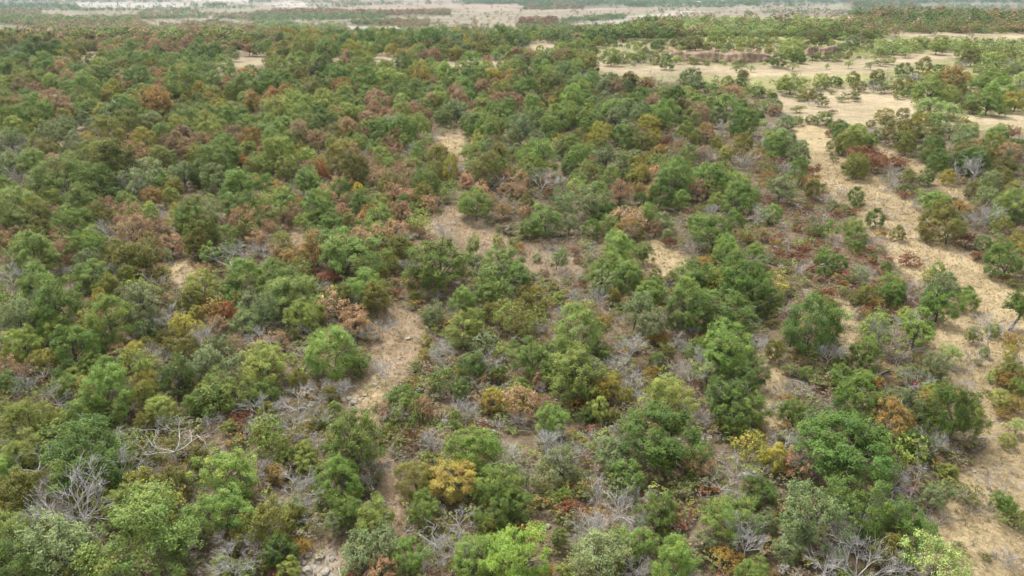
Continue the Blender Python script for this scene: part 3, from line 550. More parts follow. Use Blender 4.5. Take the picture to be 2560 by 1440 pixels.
KIND = {  # code: library, object name, label look, category
 'G': ('oak', 'oak_tree', 'dark green oak', 'tree'), 'g': ('oak', 'oak_tree', 'mid-green oak', 'tree'),
 'L': ('oak', 'oak_tree', 'bright green oak', 'tree'), 'w': ('thin', 'oak_tree', 'dusty grey-green oak', 'tree'),
 'l': ('oak', 'broadleaf_tree', 'light yellow-green tree', 'tree'), 'y': ('thin', 'broadleaf_tree', 'yellowing tree', 'tree'),
 'Y': ('thin', 'broadleaf_tree', 'bright yellow tree', 'tree'), 'v': ('elm', 'broadleaf_tree', 'olive-green tree', 'tree'),
 'o': ('thin', 'brown_leaved_tree', 'orange-tinged tree', 'tree'), 'O': ('oak', 'brown_leaved_tree', 'golden orange oak', 'tree'),
 'R': ('brown', 'brown_leaved_tree', 'rust-orange tree', 'tree'), 'c': ('brown', 'brown_leaved_tree', 'tan-leaved tree', 'tree'),
 'b': ('brown', 'brown_leaved_tree', 'brown-leaved tree', 'tree'), 'd': ('dead', 'dead_tree', 'bare dead tree', 'dead tree'),
 't': ('brush', 'bare_shrub', 'grey leafless shrub', 'shrub'), 's': ('shrub', 'shrub', 'low olive shrub', 'shrub'),
 'a': ('shrub', 'shrub', 'amber-leaved low shrub', 'shrub'), 'r': ('shrub', 'shrub', 'dark rust-red shrub', 'shrub'),
 'm': ('plume', 'sapling', 'pale feathery sapling', 'sapling'), 'j': ('juniper', 'juniper_tree', 'slim olive juniper', 'tree'),
}
GROUPS = {'oak_tree': 'green oaks of the woodland', 'broadleaf_tree': 'yellow-green and olive trees of the woodland',
 'brown_leaved_tree': 'trees with browned leaves', 'dead_tree': 'bare dead trees', 'bare_shrub': 'leafless grey shrubs',
 'shrub': 'low leafy shrubs', 'sapling': 'pale feathery saplings by the creek', 'juniper_tree': 'junipers'}
SQUAT = {'a': 0.75, 'r': 0.75, 's': 0.8, 't': 0.8}

items = []
for x0, y0, s, txt in TILES:
    for it in txt.replace('\n', ' ').split(';'):
        p = it.split()
        if not p: continue
        c = p[0]; n = [float(a) for a in p[1:]]
        w = n[2] if len(n) > 2 else 130.0 * (1 if s == 4 else 0.25)
        h = n[3] if len(n) > 3 else 0.0
        items.append([c, x0 + n[0] / s, y0 + n[1] / s, w / s, h / s])
xr = np.random.default_rng(31)
for _ in range(125):
    xx, yy = xr.uniform(40, 2330), 430 + 1000 * xr.uniform() ** 0.8
    if xx > 2000 and yy < 700: continue
    items.append(['d', xx, yy, (28 + 50 * yy / 1440) * xr.uniform(0.7, 1.2), 0.0])
for i in items:
    if i[1] > 1960 and 300 < i[2] < 780 and i[0] not in 'sr': i[3] *= 0.86; i[4] *= 0.86
    if i[2] < 430 and i[1] < 1350 and i[0] == 'G' and xr.uniform() < 0.4: i[0] = 'g'
    if i[2] < 430 and i[1] < 1350 and i[0] == 'g' and xr.uniform() < 0.3: i[0] = 'l'
    if i[2] < 250 and i[1] > 1480 and i[0] in 'Gg' and xr.uniform() < 0.3: i[0] = 'l'
    if i[2] < 330 and i[0] == 'b' and xr.uniform() < 0.5: i[0] = xr.choice(list('vgyl'))
    if i[1] > 1480 and i[2] < 185 and i[0] in 'vg' and xr.uniform() < 0.55: i[0] = 'l'
code = np.array([i[0] for i in items])
ix = np.array([i[1] for i in items]); iy = np.array([i[2] for i in items])
iw = np.array([i[3] for i in items]); ih = np.array([i[4] for i in items])
D = unproject(ix, iy + 0.3 * iw)[2]
W = iw * D / F
MAXW = np.array([{'d': 9, 't': 6, 's': 5.5, 'a': 5.5, 'r': 6, 'm': 7}.get(c, 11.5) for c in code])
ratio = np.array([{'d': 0.95, 't': 0.72, 's': 0.66, 'a': 0.66, 'r': 0.62, 'm': 1.15, 'v': 1.12, 'j': 2.4}.get(c, 1.06) for c in code])
for _ in range(4):
    W = np.minimum(iw * D / F, MAXW)
    Hh = W * ratio
    th = np.arcsin(np.clip((CAMZ - 10) / D, 0.02, 0.9))
    Hm = (ih * D / F - W * np.sin(th) * 0.8) / np.cos(th) * 1.15
    Hh = np.where(ih > 0, np.clip(Hm, W * 0.55, W * 2.6), Hh)
    Hh = np.where((ix > 1480) & (iy < 330) & (ix - 1480 > (iy - 190) * 3.2), Hh * 0.74, Hh)      # low scrub by the creek
    bx, by, D = unproject(ix, iy, Hh * 0.52)
bz = ground(bx, by)

# ------------------------------------------------------------------ ground cover areas (photograph outlines laid on the terrain)
STRAW = (0.302, 0.236, 0.134); DRY = (0.235, 0.176, 0.113); SAND = (0.305, 0.248, 0.155); LITTER = (0.155, 0.118, 0.074)
ROCKY = (0.34, 0.30, 0.235); TAN = (0.205, 0.172, 0.118); PALE = (0.30, 0.265, 0.215); FIELD = (0.19, 0.185, 0.115); SCRUB = (0.215, 0.195, 0.10)
MEADOW = (0.235, 0.225, 0.095); REDDIRT = (0.26, 0.185, 0.12); REDTAN = (0.24, 0.182, 0.128); SCRUB2 = (0.13, 0.125, 0.08)
AREAS = [  # colour, outline, opens the woodland (no fill plants)
 (SCRUB, [(1480,60),(1700,45),(2900,30),(2900,330),(2300,330),(2060,300),(1930,230),(1700,205),(1480,195),(1300,170),(1250,110)], 0),
 (DRY, [(620,120),(1300,120),(1480,150),(1480,175),(1250,168),(1000,172),(820,178),(640,160)], 0),
 (MEADOW, [(1500,188),(1700,186),(1900,196),(2050,192),(2250,172),(2400,150),(2900,140),(2900,175),(2500,185),(2300,200),(2100,212),(1900,222),(1700,205)], 0),
 (MEADOW, [(1650,88),(2050,84),(2180,100),(2500,104),(2900,106),(2900,124),(2400,120),(2150,142),(1980,112),(1700,108)], 0),
 (STRAW, [(1985,305),(2074,318),(2114,388),(2175,426),(2238,480),(2312,518),(2356,576),(2425,642),(2500,686),(2570,738),(2900,930),(2900,1700),(2220,1700),(2262,1440),(2300,1380),(2330,1290),(2400,1190),(2460,1130),(2450,1040),(2400,960),(2310,900),(2330,830),(2350,792),(2308,726),(2240,658),(2200,598),(2134,540),(2078,498),(2030,458),(1992,384)], 1),
 (STRAW, [(2180,360),(2240,385),(2320,415),(2400,475),(2440,525),(2400,508),(2330,458),(2280,428),(2200,395)], 1),
 (SAND, [(1935,235),(2000,222),(2110,212),(2250,222),(2295,260),(2285,300),(2230,305),(2130,312),(2080,305),(2010,302),(1950,275)], 1),
 (SAND, [(2400,292),(2560,282),(2760,280),(2760,330),(2440,310)], 1),
 (SAND, [(1480,148),(1560,165),(1700,163),(1860,166),(2050,153),(2150,148),(2280,130),(2390,122),(2410,135),(2350,150),(2250,165),(2180,182),(2000,192),(1800,188),(1620,192),(1540,192),(1490,172)], 1),
 (SAND, [(2175,76),(2300,80),(2560,83),(2800,84),(2800,100),(2400,98),(2250,92)], 1),
 (REDDIRT, [(1640,118),(1780,116),(1960,120),(1965,155),(1700,158),(1640,140)], 0),
 (DRY, [(1085,342),(1160,332),(1168,380),(1182,440),(1190,485),(1140,505),(1130,440),(1105,380)], 1),
 (STRAW, [(1095,345),(1158,336),(1162,372),(1120,378)], 1),
 (DRY, [(1050,545),(1130,515),(1200,560),(1290,600),(1350,630),(1440,640),(1455,695),(1360,695),(1280,655),(1180,645),(1080,605)], 1),
 (STRAW, [(1606,605),(1660,598),(1720,640),(1748,682),(1640,692),(1598,650)], 1),
 (STRAW, [(405,665),(480,645),(515,680),(485,715),(420,715)], 1),
 (DRY, [(925,785),(1000,755),(1065,800),(1060,860),(1045,910),(1000,965),(965,1030),(930,1070),(880,1040),(850,1005),(895,960),(930,920),(920,860)], 1),
 (STRAW, [(905,950),(960,930),(1000,950),(960,1000),(930,1050),(895,1030),(880,1000)], 1),
 (DRY, [(945,1140),(992,1150),(1002,1220),(1018,1300),(980,1335),(955,1260)], 1),
 (DRY, [(745,1370),(820,1315),(875,1325),(855,1440),(840,1520),(735,1500)], 1),
 (ROCKY, [(750,1390),(840,1375),(845,1500),(735,1500)], 1),
 (STRAW, [(1895,855),(1945,870),(1958,950),(1962,1080),(1905,1075),(1892,960),(1880,900)], 1),
 (STRAW, [(2075,740),(2125,740),(2155,860),(2200,905),(2120,905),(2080,800)], 1),
 (DRY, [(690,570),(760,560),(770,605),(710,615)], 1),
 (DRY, [(105,1275),(170,1268),(175,1305),(110,1312)], 1),
 (SAND, [(188,140),(205,134),(222,140),(243,137),(238,150),(226,158),(228,172),(214,164),(206,150),(194,150)], 1),
 (SAND, [(520,150),(640,140),(690,150),(640,165),(545,172)], 1),
 (SAND, [(690,150),(730,150),(735,165),(700,166)], 1), (SAND, [(825,145),(850,140),(860,172),(828,168)], 1),
 (SAND, [(925,140),(1000,138),(1005,160),(930,165)], 1), (SAND, [(1090,152),(1200,148),(1290,158),(1190,168),(1095,166)], 1),
 (SAND, [(1310,100),(1380,100),(1390,125),(1330,122)], 1), (DRY, [(1190,80),(1215,90),(1212,98),(1190,88)], 1),
 # the plain behind
 (TAN, [(-400,-24),(3000,-24),(3000,84),(1900,60),(1500,80),(900,82),(-400,78)], 0),
 (FIELD, [(-400,14),(640,16),(640,84),(-400,84)], 0),
 (TAN, [(100,26),(345,26),(345,38),(180,40),(105,34)], 1), (TAN, [(350,47),(540,44),(560,52),(400,62),(345,58)], 1),
 (TAN, [(-50,57),(60,60),(120,72),(60,76),(-50,78)], 1), (PALE, [(150,8),(480,6),(480,17),(200,18)], 1),
 (PALE, [(450,-4),(625,-4),(620,6),(470,4)], 1), (TAN, [(490,22),(680,20),(680,30),(500,29)], 1),
 (PALE, [(518,38),(530,40),(552,53),(540,53)], 1), (TAN, [(560,44),(650,55),(600,60),(540,52)], 1),
 (PALE, [(655,12),(700,2),(760,6),(770,18),(690,19)], 1),
 (REDTAN, [(850,20),(960,12),(1250,10),(1560,12),(1560,26),(1280,30),(1100,27),(860,26)], 1),
 (TAN, [(700,48),(960,44),(1050,38),(1280,28),(1600,30),(1600,58),(1280,58),(960,63),(760,62)], 1),
 (PALE, [(1385,62),(1560,62),(1660,38),(1780,27),(1700,27),(1570,42),(1470,55)], 1),
 (PALE, [(860,66),(990,64),(1015,70),(900,73)], 1),
 (TAN, [(1560,45),(1700,38),(1845,15),(1892,15),(1892,35),(2080,38),(2080,50),(1800,48),(1640,50)], 1),
 (FIELD, [(1950,9),(2900,5),(2900,15),(2320,23),(2100,20)], 1), (SCRUB2, [(640,26),(1000,24),(1130,18),(1130,36),(960,46),(640,52)], 0), (SCRUB2, [(1290,46),(1420,44),(1560,34),(1560,46),(1400,62),(1290,62)], 0), (SCRUB2, [(1300,13),(1560,13),(1560,20),(1300,24)], 0), (SCRUB2, [(860,52),(1080,46),(1090,60),(870,64)], 0), (SCRUB2, [(1150,-3),(2900,-6),(2900,6),(1900,12),(1600,8),(1160,9)], 0),
 (SCRUB2, [(2130,10),(2280,10),(2900,20),(2900,62),(2200,60),(2120,40)], 0),
 (STRAW, [(2020,42),(2180,38),(2190,50),(2040,52)], 1),
]
def inside(poly, px, py):
    res = np.zeros(px.shape, bool)
    n = len(poly); j = n - 1
    for i in range(n):
        xi, yi = poly[i]; xj, yj = poly[j]
        c = ((yi > py) != (yj > py)) & (px < (xj - xi) * (py - yi) / (yj - yi + 1e-12) + xi)
        res ^= c; j = i
    return res

def in_open(px, py):
    m = np.zeros(np.shape(px), bool)
    for c, poly, op in AREAS:
        if op == 0 and c is not SCRUB2: continue
        m[inside(poly, px, py)] = bool(op)
    return m

# ground sheet: rings round the foot of the camera, fine in view, out to the horizon
rings = np.concatenate([[4.0, 10., 18., 26.], np.geomspace(32, 14000, 480)])
ang = np.concatenate([np.linspace(-180, -52, 26)[:-1], np.linspace(-52, 52, 400), np.linspace(52, 180, 26)[1:-1]])
ar = np.radians(ang)
GX = rings[:, None] * np.sin(ar)[None]; GY = rings[:, None] * np.cos(ar)[None]
GZ = ground(GX, GY)
nr_, na_ = GX.shape
gp = np.zeros((nr_, na_, 3)); gp[:] = LITTER
px, py, pf = project(GX, GY, GZ)
vis = pf > 1
acc = np.zeros_like(gp); NJ = 5
for j in range(NJ):
    jr = np.random.default_rng(500 + j)
    sc = np.clip((py + 60) / 1400, 0.02, 1.0)
    wx = 14 * np.sin(GX / 3.1 + j) * np.cos(GY / 4.3 + 2 * j) + 10 * np.sin(GX / 1.3 + GY / 1.7 + 3 * j) + jr.normal(0, 9, GX.shape)
    wy = 9 * np.sin(GY / 3.7 + j * 1.7) * np.cos(GX / 5.1 - j) + jr.normal(0, 6, GX.shape)
    farp = py < 105
    qx = px + wx * sc + np.where(farp, 16 * np.sin(GX / 75 + GY / 110 + j * .4) + 9 * np.sin(GX / 23 - GY / 41), 0)
    qy = py + wy * sc + np.where(farp, 1.6 * np.sin(GX / 95 - GY / 150 + j * .5) + 1.0 * np.sin(GX / 31 + 2.0), 0)
    c = np.zeros_like(gp); c[:] = LITTER
    for colr, poly, op in AREAS:
        m = inside(poly, qx, qy) & vis
        c[m] = colr
    acc += c
gp = acc / NJ
gv = np.concatenate([[[0, 0, float(ground(0, 0))]], np.stack([GX, GY, GZ], -1).reshape(-1, 3)])
gc = np.concatenate([[LITTER], gp.reshape(-1, 3)])
i = np.arange(nr_ - 1)[:, None] * na_; j = np.arange(na_)[None]; j2 = (j + 1) % na_
gq = (np.stack([i + j, i + j2, i + na_ + j2, i + na_ + j], -1).reshape(-1, 4) + 1)[:, ::-1]
jj = np.arange(na_)
gt = np.stack([np.zeros(na_, int), 1 + jj, 1 + (jj + 1) % na_], 1)[:, ::-1]
g_me = make_mesh('ground', gv, [gq, gt], M_GROUND, gc, 'Col', smooth=True)
tag(link('ground', g_me), 'dry woodland floor with straw-coloured lanes and sandy clearings', None, None, 'structure')

# ------------------------------------------------------------------ labels
MARKS = [((940,980),'the rocky bare clearing'),((1137,1205),'the golden orange oak'),((790,1405),'the rock outcrop'),((290,1185),'the pale gnarled snag'),
 ((2030,810),'the tall two-stemmed oak'),((2490,830),'the white forked snag'),((1392,1332),'the slim juniper'),((893,805),'the tan-gold oak'),
 ((897,595),'the pinkish brown oak'),((565,782),'the rust-orange tree'),((1680,645),'the straw-coloured patch'),((2180,270),'the sandy plateau'),
 ((1130,360),'the pale footpath patch'),((895,470),'the bright yellow tree'),((607,412),'the small orange tree'),((1290,1395),'the brightest green oak'),
 ((1102,670),'the large spreading oak'),((445,690),'the small grassy gap'),((2300,600),'the grassy lane'),((2450,1250),'the open straw slope'),
 ((1820,135),'the red eroded bank'),((1950,175),'the sandy creek bed'),((985,1230),'the narrow footpath'),((1650,1095),'the broad central oak'),
 ((1865,1370),'the white fallen branches'),((2110,1145),'the wide dark oak'),((150,450),'the tall round oak'),((1360,470),'the forked white snag'),
 ((60,360),'the grey bare thicket'),((400,335),'the golden-topped tree'),((1400,840),'the dense oak clump'),((370,1365),'the big foreground oak'),
 ((600,640),'the silver dead branches'),((1830,500),'the domed oak'),((1075,100),'the dark ridge oaks'),((220,160),'the left sandy gap'),
 ((1450,160),'the sandy bend'),((2360,250),'the yellow-green thicket'),((2440,370),'the dark lane-side thicket'),((700,930),'the light tall oak'),
 ((2300,90),'the far sand road'),((1750,65),'the far green thicket'),((1400,340),'the olive oaks'),((700,300),'the pale green rise'),
 ((1910,950),'the narrow straw strip'),((2120,820),'the straw gap'),((120,850),'the left-edge oaks'),((1250,660),'the dry pink clearing'),
 ((60,90),'the far left woodland'),((950,150),'the sandy glades')]
MX = np.array([m[0] for m in MARKS], float)
ORD = ['', 'first', 'second', 'third', 'fourth', 'fifth', 'sixth', 'seventh', 'eighth', 'ninth', 'tenth', 'eleventh', 'twelfth', 'thirteenth', 'fourteenth',
       'fifteenth', 'sixteenth', 'seventeenth', 'eighteenth', 'nineteenth', 'twentieth']
def make_labels(sel):
    by_key = {}
    for q in sel:
        x, y, w = ix[q], iy[q], iw[q]
        ws = 0.35 + 0.65 * np.clip(y / 1000, 0.1, 1.2)
        dd = np.hypot((MX[:, 0] - x), (MX[:, 1] - y) * 1.7) / (0.35 + 0.65 * np.clip(MX[:, 1] / 1000, 0.1, 1.2))
        k = int(np.argmin(dd)); dx = (x - MX[k, 0]); dy = (y - MX[k, 1]) * 1.7; dist = dd[k]
        a = math.degrees(math.atan2(-dy, dx)) % 360
        dirs = ['right of', 'behind-right of', 'behind', 'behind-left of', 'left of', 'front-left of', 'in front of', 'front-right of']
        rel = dirs[int(((a + 22.5) % 360) // 45)]
        pre = 'just ' if dist < 75 else ('' if dist < 190 else 'well ')
        if dist < 22: rel, pre = 'at', ''
        look = KIND[code[q]][2]
        med = np.median(W[code == code[q]])
        size = 'large ' if W[q] > 1.25 * med else ('small ' if W[q] < 0.75 * med else '')
        key = '%s%s %s%s %s' % (size, look, pre, rel, MARKS[k][1])
        
        by_key.setdefault(key, []).append(q)
    out = {}
    for key, qs in by_key.items():
        if len(qs) == 1: out[qs[0]] = key; continue
        qs = sorted(qs, key=lambda q: ix[q])
        for n, q in enumerate(qs):
            pos = 'leftmost' if n == 0 else ('rightmost' if n == len(qs) - 1 else ORD[n + 1] + ' from left')
            out[q] = key + ', ' + pos
    return out

# the 300 largest of each kind are things of their own, the rest joins the woodland mass
okv = (D < 1500)
indiv = []
for kn in set(v[1] for v in KIND.values()):
    q = [k for k in range(len(items)) if KIND[code[k]][1] == kn and -20 < ix[k] < 2580 and okv[k]]
    q.sort(key=lambda k: -iw[k])
    indiv += q[:300]
isind = np.zeros(len(items), bool); isind[indiv] = True
labels = make_labels(indiv)

def tints(c, rng):
    a, b = TINT[c]
    f = rng.normal(1, 0.12); h = rng.normal(0, 0.035, 3)
    f = min(1.3, max(0.75, f))
    a, b = [tuple(m + (v - m) * 1.14 for v in t) for t in (a, b) for m in (sum(t) / 3,)]
    return [float(max(0.008, v * f * (1 + d))) for v, d in zip(a, h)], [float(max(0.008, v * f * (1 + d))) for v, d in zip(b, h)]

counter = {}
for q in sorted(indiv, key=lambda k: -iw[k]):
    c = code[q]; lib, name, look, cat = KIND[c]
    rng = np.random.default_rng(9000 + q)
    var = LIB[lib]
    if c in 'Gg' and Hh[q] > 1.25 * W[q]: var = LIB['tall']; lib = 'tall'
    elif c in 'GgLlyv' and rng.uniform() < (0.95 if D[q] > 200 else 0.65 if D[q] > 125 else 0.22): var = LIB['round']; lib = 'round'
    counter[lib] = counter.get(lib, 0) + 1
    v = var[(counter[lib] * 5 + int(rng.integers(0, 2))) % len(var)]
    refw = {'elm': 5.6, 'plume': 5.2, 'juniper': 3.4, 'dead': 5.8, 'brush': 2.8, 'shrub': 2.4, 'round': 6.35}.get(lib, 5.9)
    refh = {'elm': 6.5, 'plume': 6.8, 'juniper': 10.0, 'dead': 6.8, 'brush': 2.4, 'shrub': 1.9, 'brown': 6.8, 'tall': 9.6}.get(lib, 7.0)
    s = W[q] / refw; sz = Hh[q] / refh
    sz = min(max(sz, 0.6 * s), 2.0 * s)
    loc = (float(bx[q]), float(by[q]), float(bz[q]))
    rz = float(rng.uniform(0, 6.283)); tl = rng.normal(0, 0.12, 2)
    if c == 'd': tl = rng.normal(0, 0.14, 2)
    rot = (float(tl[0]), float(tl[1]), rz); scl = (float(s * rng.uniform(0.86, 1.14)), float(s * rng.uniform(0.86, 1.14)), float(sz))
    grp = GROUPS[name]
    t1, t2 = tints(c, rng)
    if lib in ('shrub', 'brush'):
        o = link(name, v, None, loc, rot, scl)
        if lib == 'shrub': o['tint'] = t1; o['tint2'] = t2
        tag(o, labels[q], cat, grp); continue
    e = bpy.data.objects.new(name, None); COL.objects.link(e)
    e.empty_display_size = 0.5
    e.location = loc; e.rotation_euler = rot; e.scale = scl
    tag(e, labels[q], cat, grp)
    if lib == 'dead':
        link('trunk', v[0], e)
        for lm in v[1]: link('limb', lm, e)
    else:
        link('trunk', v[0], e)
        o = link('crown', v[1], e); o['tint'] = t1; o['tint2'] = t2

# ------------------------------------------------------------------ the uncounted rest: far woodland and undergrowth, as joined leaf clumps
def small_template(name, rng, n, W, H, nb, leaf, taper=0.0, low=-0.7):
    pos, nr, k, C = crown_points(rng, W, H, 0.08 * H, nb, n, blob=(0.09, 0.18), low=low, core=0.62, lobes=0.18, fine=0.45, taper=taper, sub=6)
    v, q = leaf_cards(pos, nr, leaf, rng, 0.7)
    return make_mesh(name, v, q, M_LEAF, var_colors(rng, k, nb), 'var')

class Mass:
    """one stuff object: points that carry size, turn, colours and the leaf-clump mesh to show there"""
    def __init__(self): self.rows = []; self.protos = []
    def add(self, me, pos, scale, rotz, t1, t2):
        if me not in self.protos: self.protos.append(me)
        k = self.protos.index(me)
        self.rows.append((pos, scale, rotz, t1, t2, np.full(len(pos), k)))
    def build(self, name, label, cat):
        pos, sc, rz, t1, t2, idx = [np.concatenate([r[i] for r in self.rows]) for i in range(6)]
        n = len(pos)
        me = bpy.data.meshes.new(name); me.vertices.add(n); me.vertices.foreach_set('co', pos.astype(np.float32).ravel())
        def attr(an, typ, arr, key):
            at = me.attributes.new(an, typ, 'POINT'); at.data.foreach_set(key, arr.ravel())
        attr('size', 'FLOAT_VECTOR', np.stack([sc[:, 0], sc[:, 0], sc[:, 1]], 1).astype(np.float32), 'vector')
        attr('turn', 'FLOAT_VECTOR', np.stack([rz * 0, rz * 0, rz], 1).astype(np.float32), 'vector')
        attr('pick', 'INT', idx.astype(np.int32), 'value')
        one = np.ones((n, 1))
        attr('tint', 'FLOAT_COLOR', np.concatenate([t1, one], 1).astype(np.float32), 'color')
        attr('tint2', 'FLOAT_COLOR', np.concatenate([t2, one], 1).astype(np.float32), 'color')
        me.materials.append(M_LEAF)
        pc = bpy.data.collections.new(name + '_shapes')
        for k, p in enumerate(self.protos): pc.objects.link(bpy.data.objects.new('%s_shape_%02d' % (name, k), p))
        ng = bpy.data.node_groups.new(name, 'GeometryNodeTree')
        ng.interface.new_socket('Geometry', in_out='INPUT', socket_type='NodeSocketGeometry')
        ng.interface.new_socket('Geometry', in_out='OUTPUT', socket_type='NodeSocketGeometry')
        gi = ng.nodes.new('NodeGroupInput'); go = ng.nodes.new('NodeGroupOutput')
        ci = ng.nodes.new('GeometryNodeCollectionInfo'); ci.inputs['Collection'].default_value = pc
        ci.inputs['Separate Children'].default_value = True; ci.inputs['Reset Children'].default_value = True
        ip = ng.nodes.new('GeometryNodeInstanceOnPoints'); ip.inputs['Pick Instance'].default_value = True
        def named(an, dt):
            nn = ng.nodes.new('GeometryNodeInputNamedAttribute'); nn.data_type = dt; nn.inputs['Name'].default_value = an
            return [o for o in nn.outputs if o.enabled and o.name == 'Attribute'][0]
        eu = ng.nodes.new('FunctionNodeEulerToRotation')
        L = ng.links.new
        L(gi.outputs[0], ip.inputs['Points']); L(ci.outputs[0], ip.inputs['Instance'])
        L(named('pick', 'INT'), ip.inputs['Instance Index'])
        L(named('turn', 'FLOAT_VECTOR'), eu.inputs[0]); L(eu.outputs[0], ip.inputs['Rotation'])
        L(named('size', 'FLOAT_VECTOR'), ip.inputs['Scale'])
        L(ip.outputs[0], go.inputs[0])
        o = link(name, me)
        md = o.modifiers.new('scatter', 'NODES'); md.node_group = ng
        return tag(o, label, cat, None, 'stuff')

def scatter(mass, tpls, codes, x, y, wd, hg, seed):
    rng = np.random.default_rng(seed)
    codes = np.asarray(codes); n = len(x)
    z = ground(x, y)
    pos = np.stack([x, y, z - 0.05], 1)
    t1 = np.zeros((n, 3)); t2 = np.zeros((n, 3))
    for c in set(codes):
        m = codes == c; t1[m] = TINT[c][0]; t2[m] = TINT[c][1]
    f = np.clip(rng.normal(1, 0.12, (n, 1)), 0.7, 1.35) * (1 + rng.normal(0, 0.04, (n, 3)))
    t1 *= f; t2 *= f
    for tt in (t1, t2):
        mm = tt.mean(1, keepdims=True); tt[:] = np.maximum(0.008, mm + (tt - mm) * 1.12)
    k = rng.integers(0, len(tpls), n); rz = rng.uniform(0, 6.283, n)
    sc = np.stack([wd, hg], 1)
    for i in range(len(tpls)):
        m = k == i
        if m.any(): mass.add(tpls[i], pos[m], sc[m], rz[m], t1[m], t2[m])

T_MID = [small_template('bushy_mid%d' % i, rg(200 + i), 1300, 1.0, 1.0, 56, 0.025) for i in range(6)]
T_FAR = [small_template('bushy_far%d' % i, rg(210 + i), 260, 1.0, 1.0, 26, 0.05) for i in range(5)]
T_LOW = [small_template('bushy_low%d' % i, rg(220 + i), 150, 1.0, 1.0, 18, 0.055, low=0.0) for i in range(6)]

from mathutils import Matrix
T_RND = []
for tr_, cr_ in LIB['round'][:5]:
    m2 = cr_.copy(); m2.name = 'round_crown'; m2.transform(Matrix.Diagonal((1 / 6.35, 1 / 6.35, 1 / 7.2, 1))); T_RND.append(m2)

wood = Mass()
rest = np.where(~isind & okv & ~np.isin(code, ['d', 't']))[0]
if len(rest): scatter(wood, T_RND, code[rest], bx[rest], by[rest], W[rest], Hh[rest], 1)

# fill trees between the things, coloured like what stands nearest
def nearest_codes(x, y, z, rng, pool):
    ppx, ppy, _ = project(x, y, z)
    out = []
    for a, b in zip(ppx, ppy):
        d = np.hypot(ix[pool] - a, (iy[pool] - b) * 2.2)
        k = np.argpartition(d, 4)[:4]
        out.append(code[pool[rng.choice(k)]])
    return np.array(out), ppx, ppy

rng = np.random.default_rng(77)
pool = np.where(~np.isin(code, ['d', 't', 'Y', 'R', 'O', 'r']))[0]
n = 16000
r = np.sqrt(rng.uniform(45 ** 2, 640 ** 2, n)); a = np.radians(rng.uniform(-42, 42, n))
x = r * np.sin(a); y = r * np.cos(a); z = ground(x, y)
cd, ppx, ppy = nearest_codes(x, y, z + 2.5, rng, pool)
gx_, gy_, _ = project(x, y, z)
dens = np.where(r < 190, 0.74, 0.58)
right = np.clip((ppx - (1500 + np.clip(ppy - 300, 0, 2000) * -0.55)) / 500, 0, 1)
dens = dens * (1 - 0.62 * right)
creek = (ppx > 1480) & (ppy < 330) & (ppx - 1480 > (ppy - 190) * 3.2)
dens = np.where(creek, 0.6, dens)
keep = ~in_open(gx_, gy_) & (rng.uniform(size=n) < dens) & (ppy > 40)
for hh in (2.5, 5.0):
    tx_, ty_, _ = project(x, y, z + hh)
    keep &= ~in_open(tx_, ty_)
# not inside a crown that is already there
for k in np.where(keep)[0]:
    dd = np.hypot(bx - x[k], by - y[k])
    if (dd < (0.45 if r[k] < 190 else 0.62) * W).any(): keep[k] = False
x, y, cd, ppy, creek = x[keep], y[keep], cd[keep], ppy[keep], creek[keep]
cd = np.where((cd == 'b') & (rng.uniform(size=len(cd)) < 0.42), rng.choice(list('glgvy'), len(cd)), cd)
cd = np.where((cd == 'v') & (rng.uniform(size=len(cd)) < 0.3), rng.choice(list('gl'), len(cd)), cd)
cd = np.where((cd == 'G') & (rng.uniform(size=len(cd)) < 0.5), rng.choice(list('glyvwb'), len(cd)), cd)
cd = np.where(creek & (rng.uniform(size=len(cd)) < 0.9), rng.choice(['m', 's', 'l', 'm', 'l', 'v', 'y'], len(cd)), cd)
wd = np.where(np.hypot(x, y) > 190, rng.uniform(3.4, 6.6, len(x)), rng.uniform(2.2, 5.0, len(x))) * np.where(creek, 0.5, 1)
hg = wd * rng.uniform(0.8, 1.25, len(x)) * np.where(creek, 0.7, 1.0)
near = np.hypot(x, y) < 190
scatter(wood, T_MID, cd[near], x[near], y[near], wd[near], hg[near], 2)
scatter(wood, T_RND, cd[~near], x[~near], y[~near], wd[~near], hg[~near], 3)

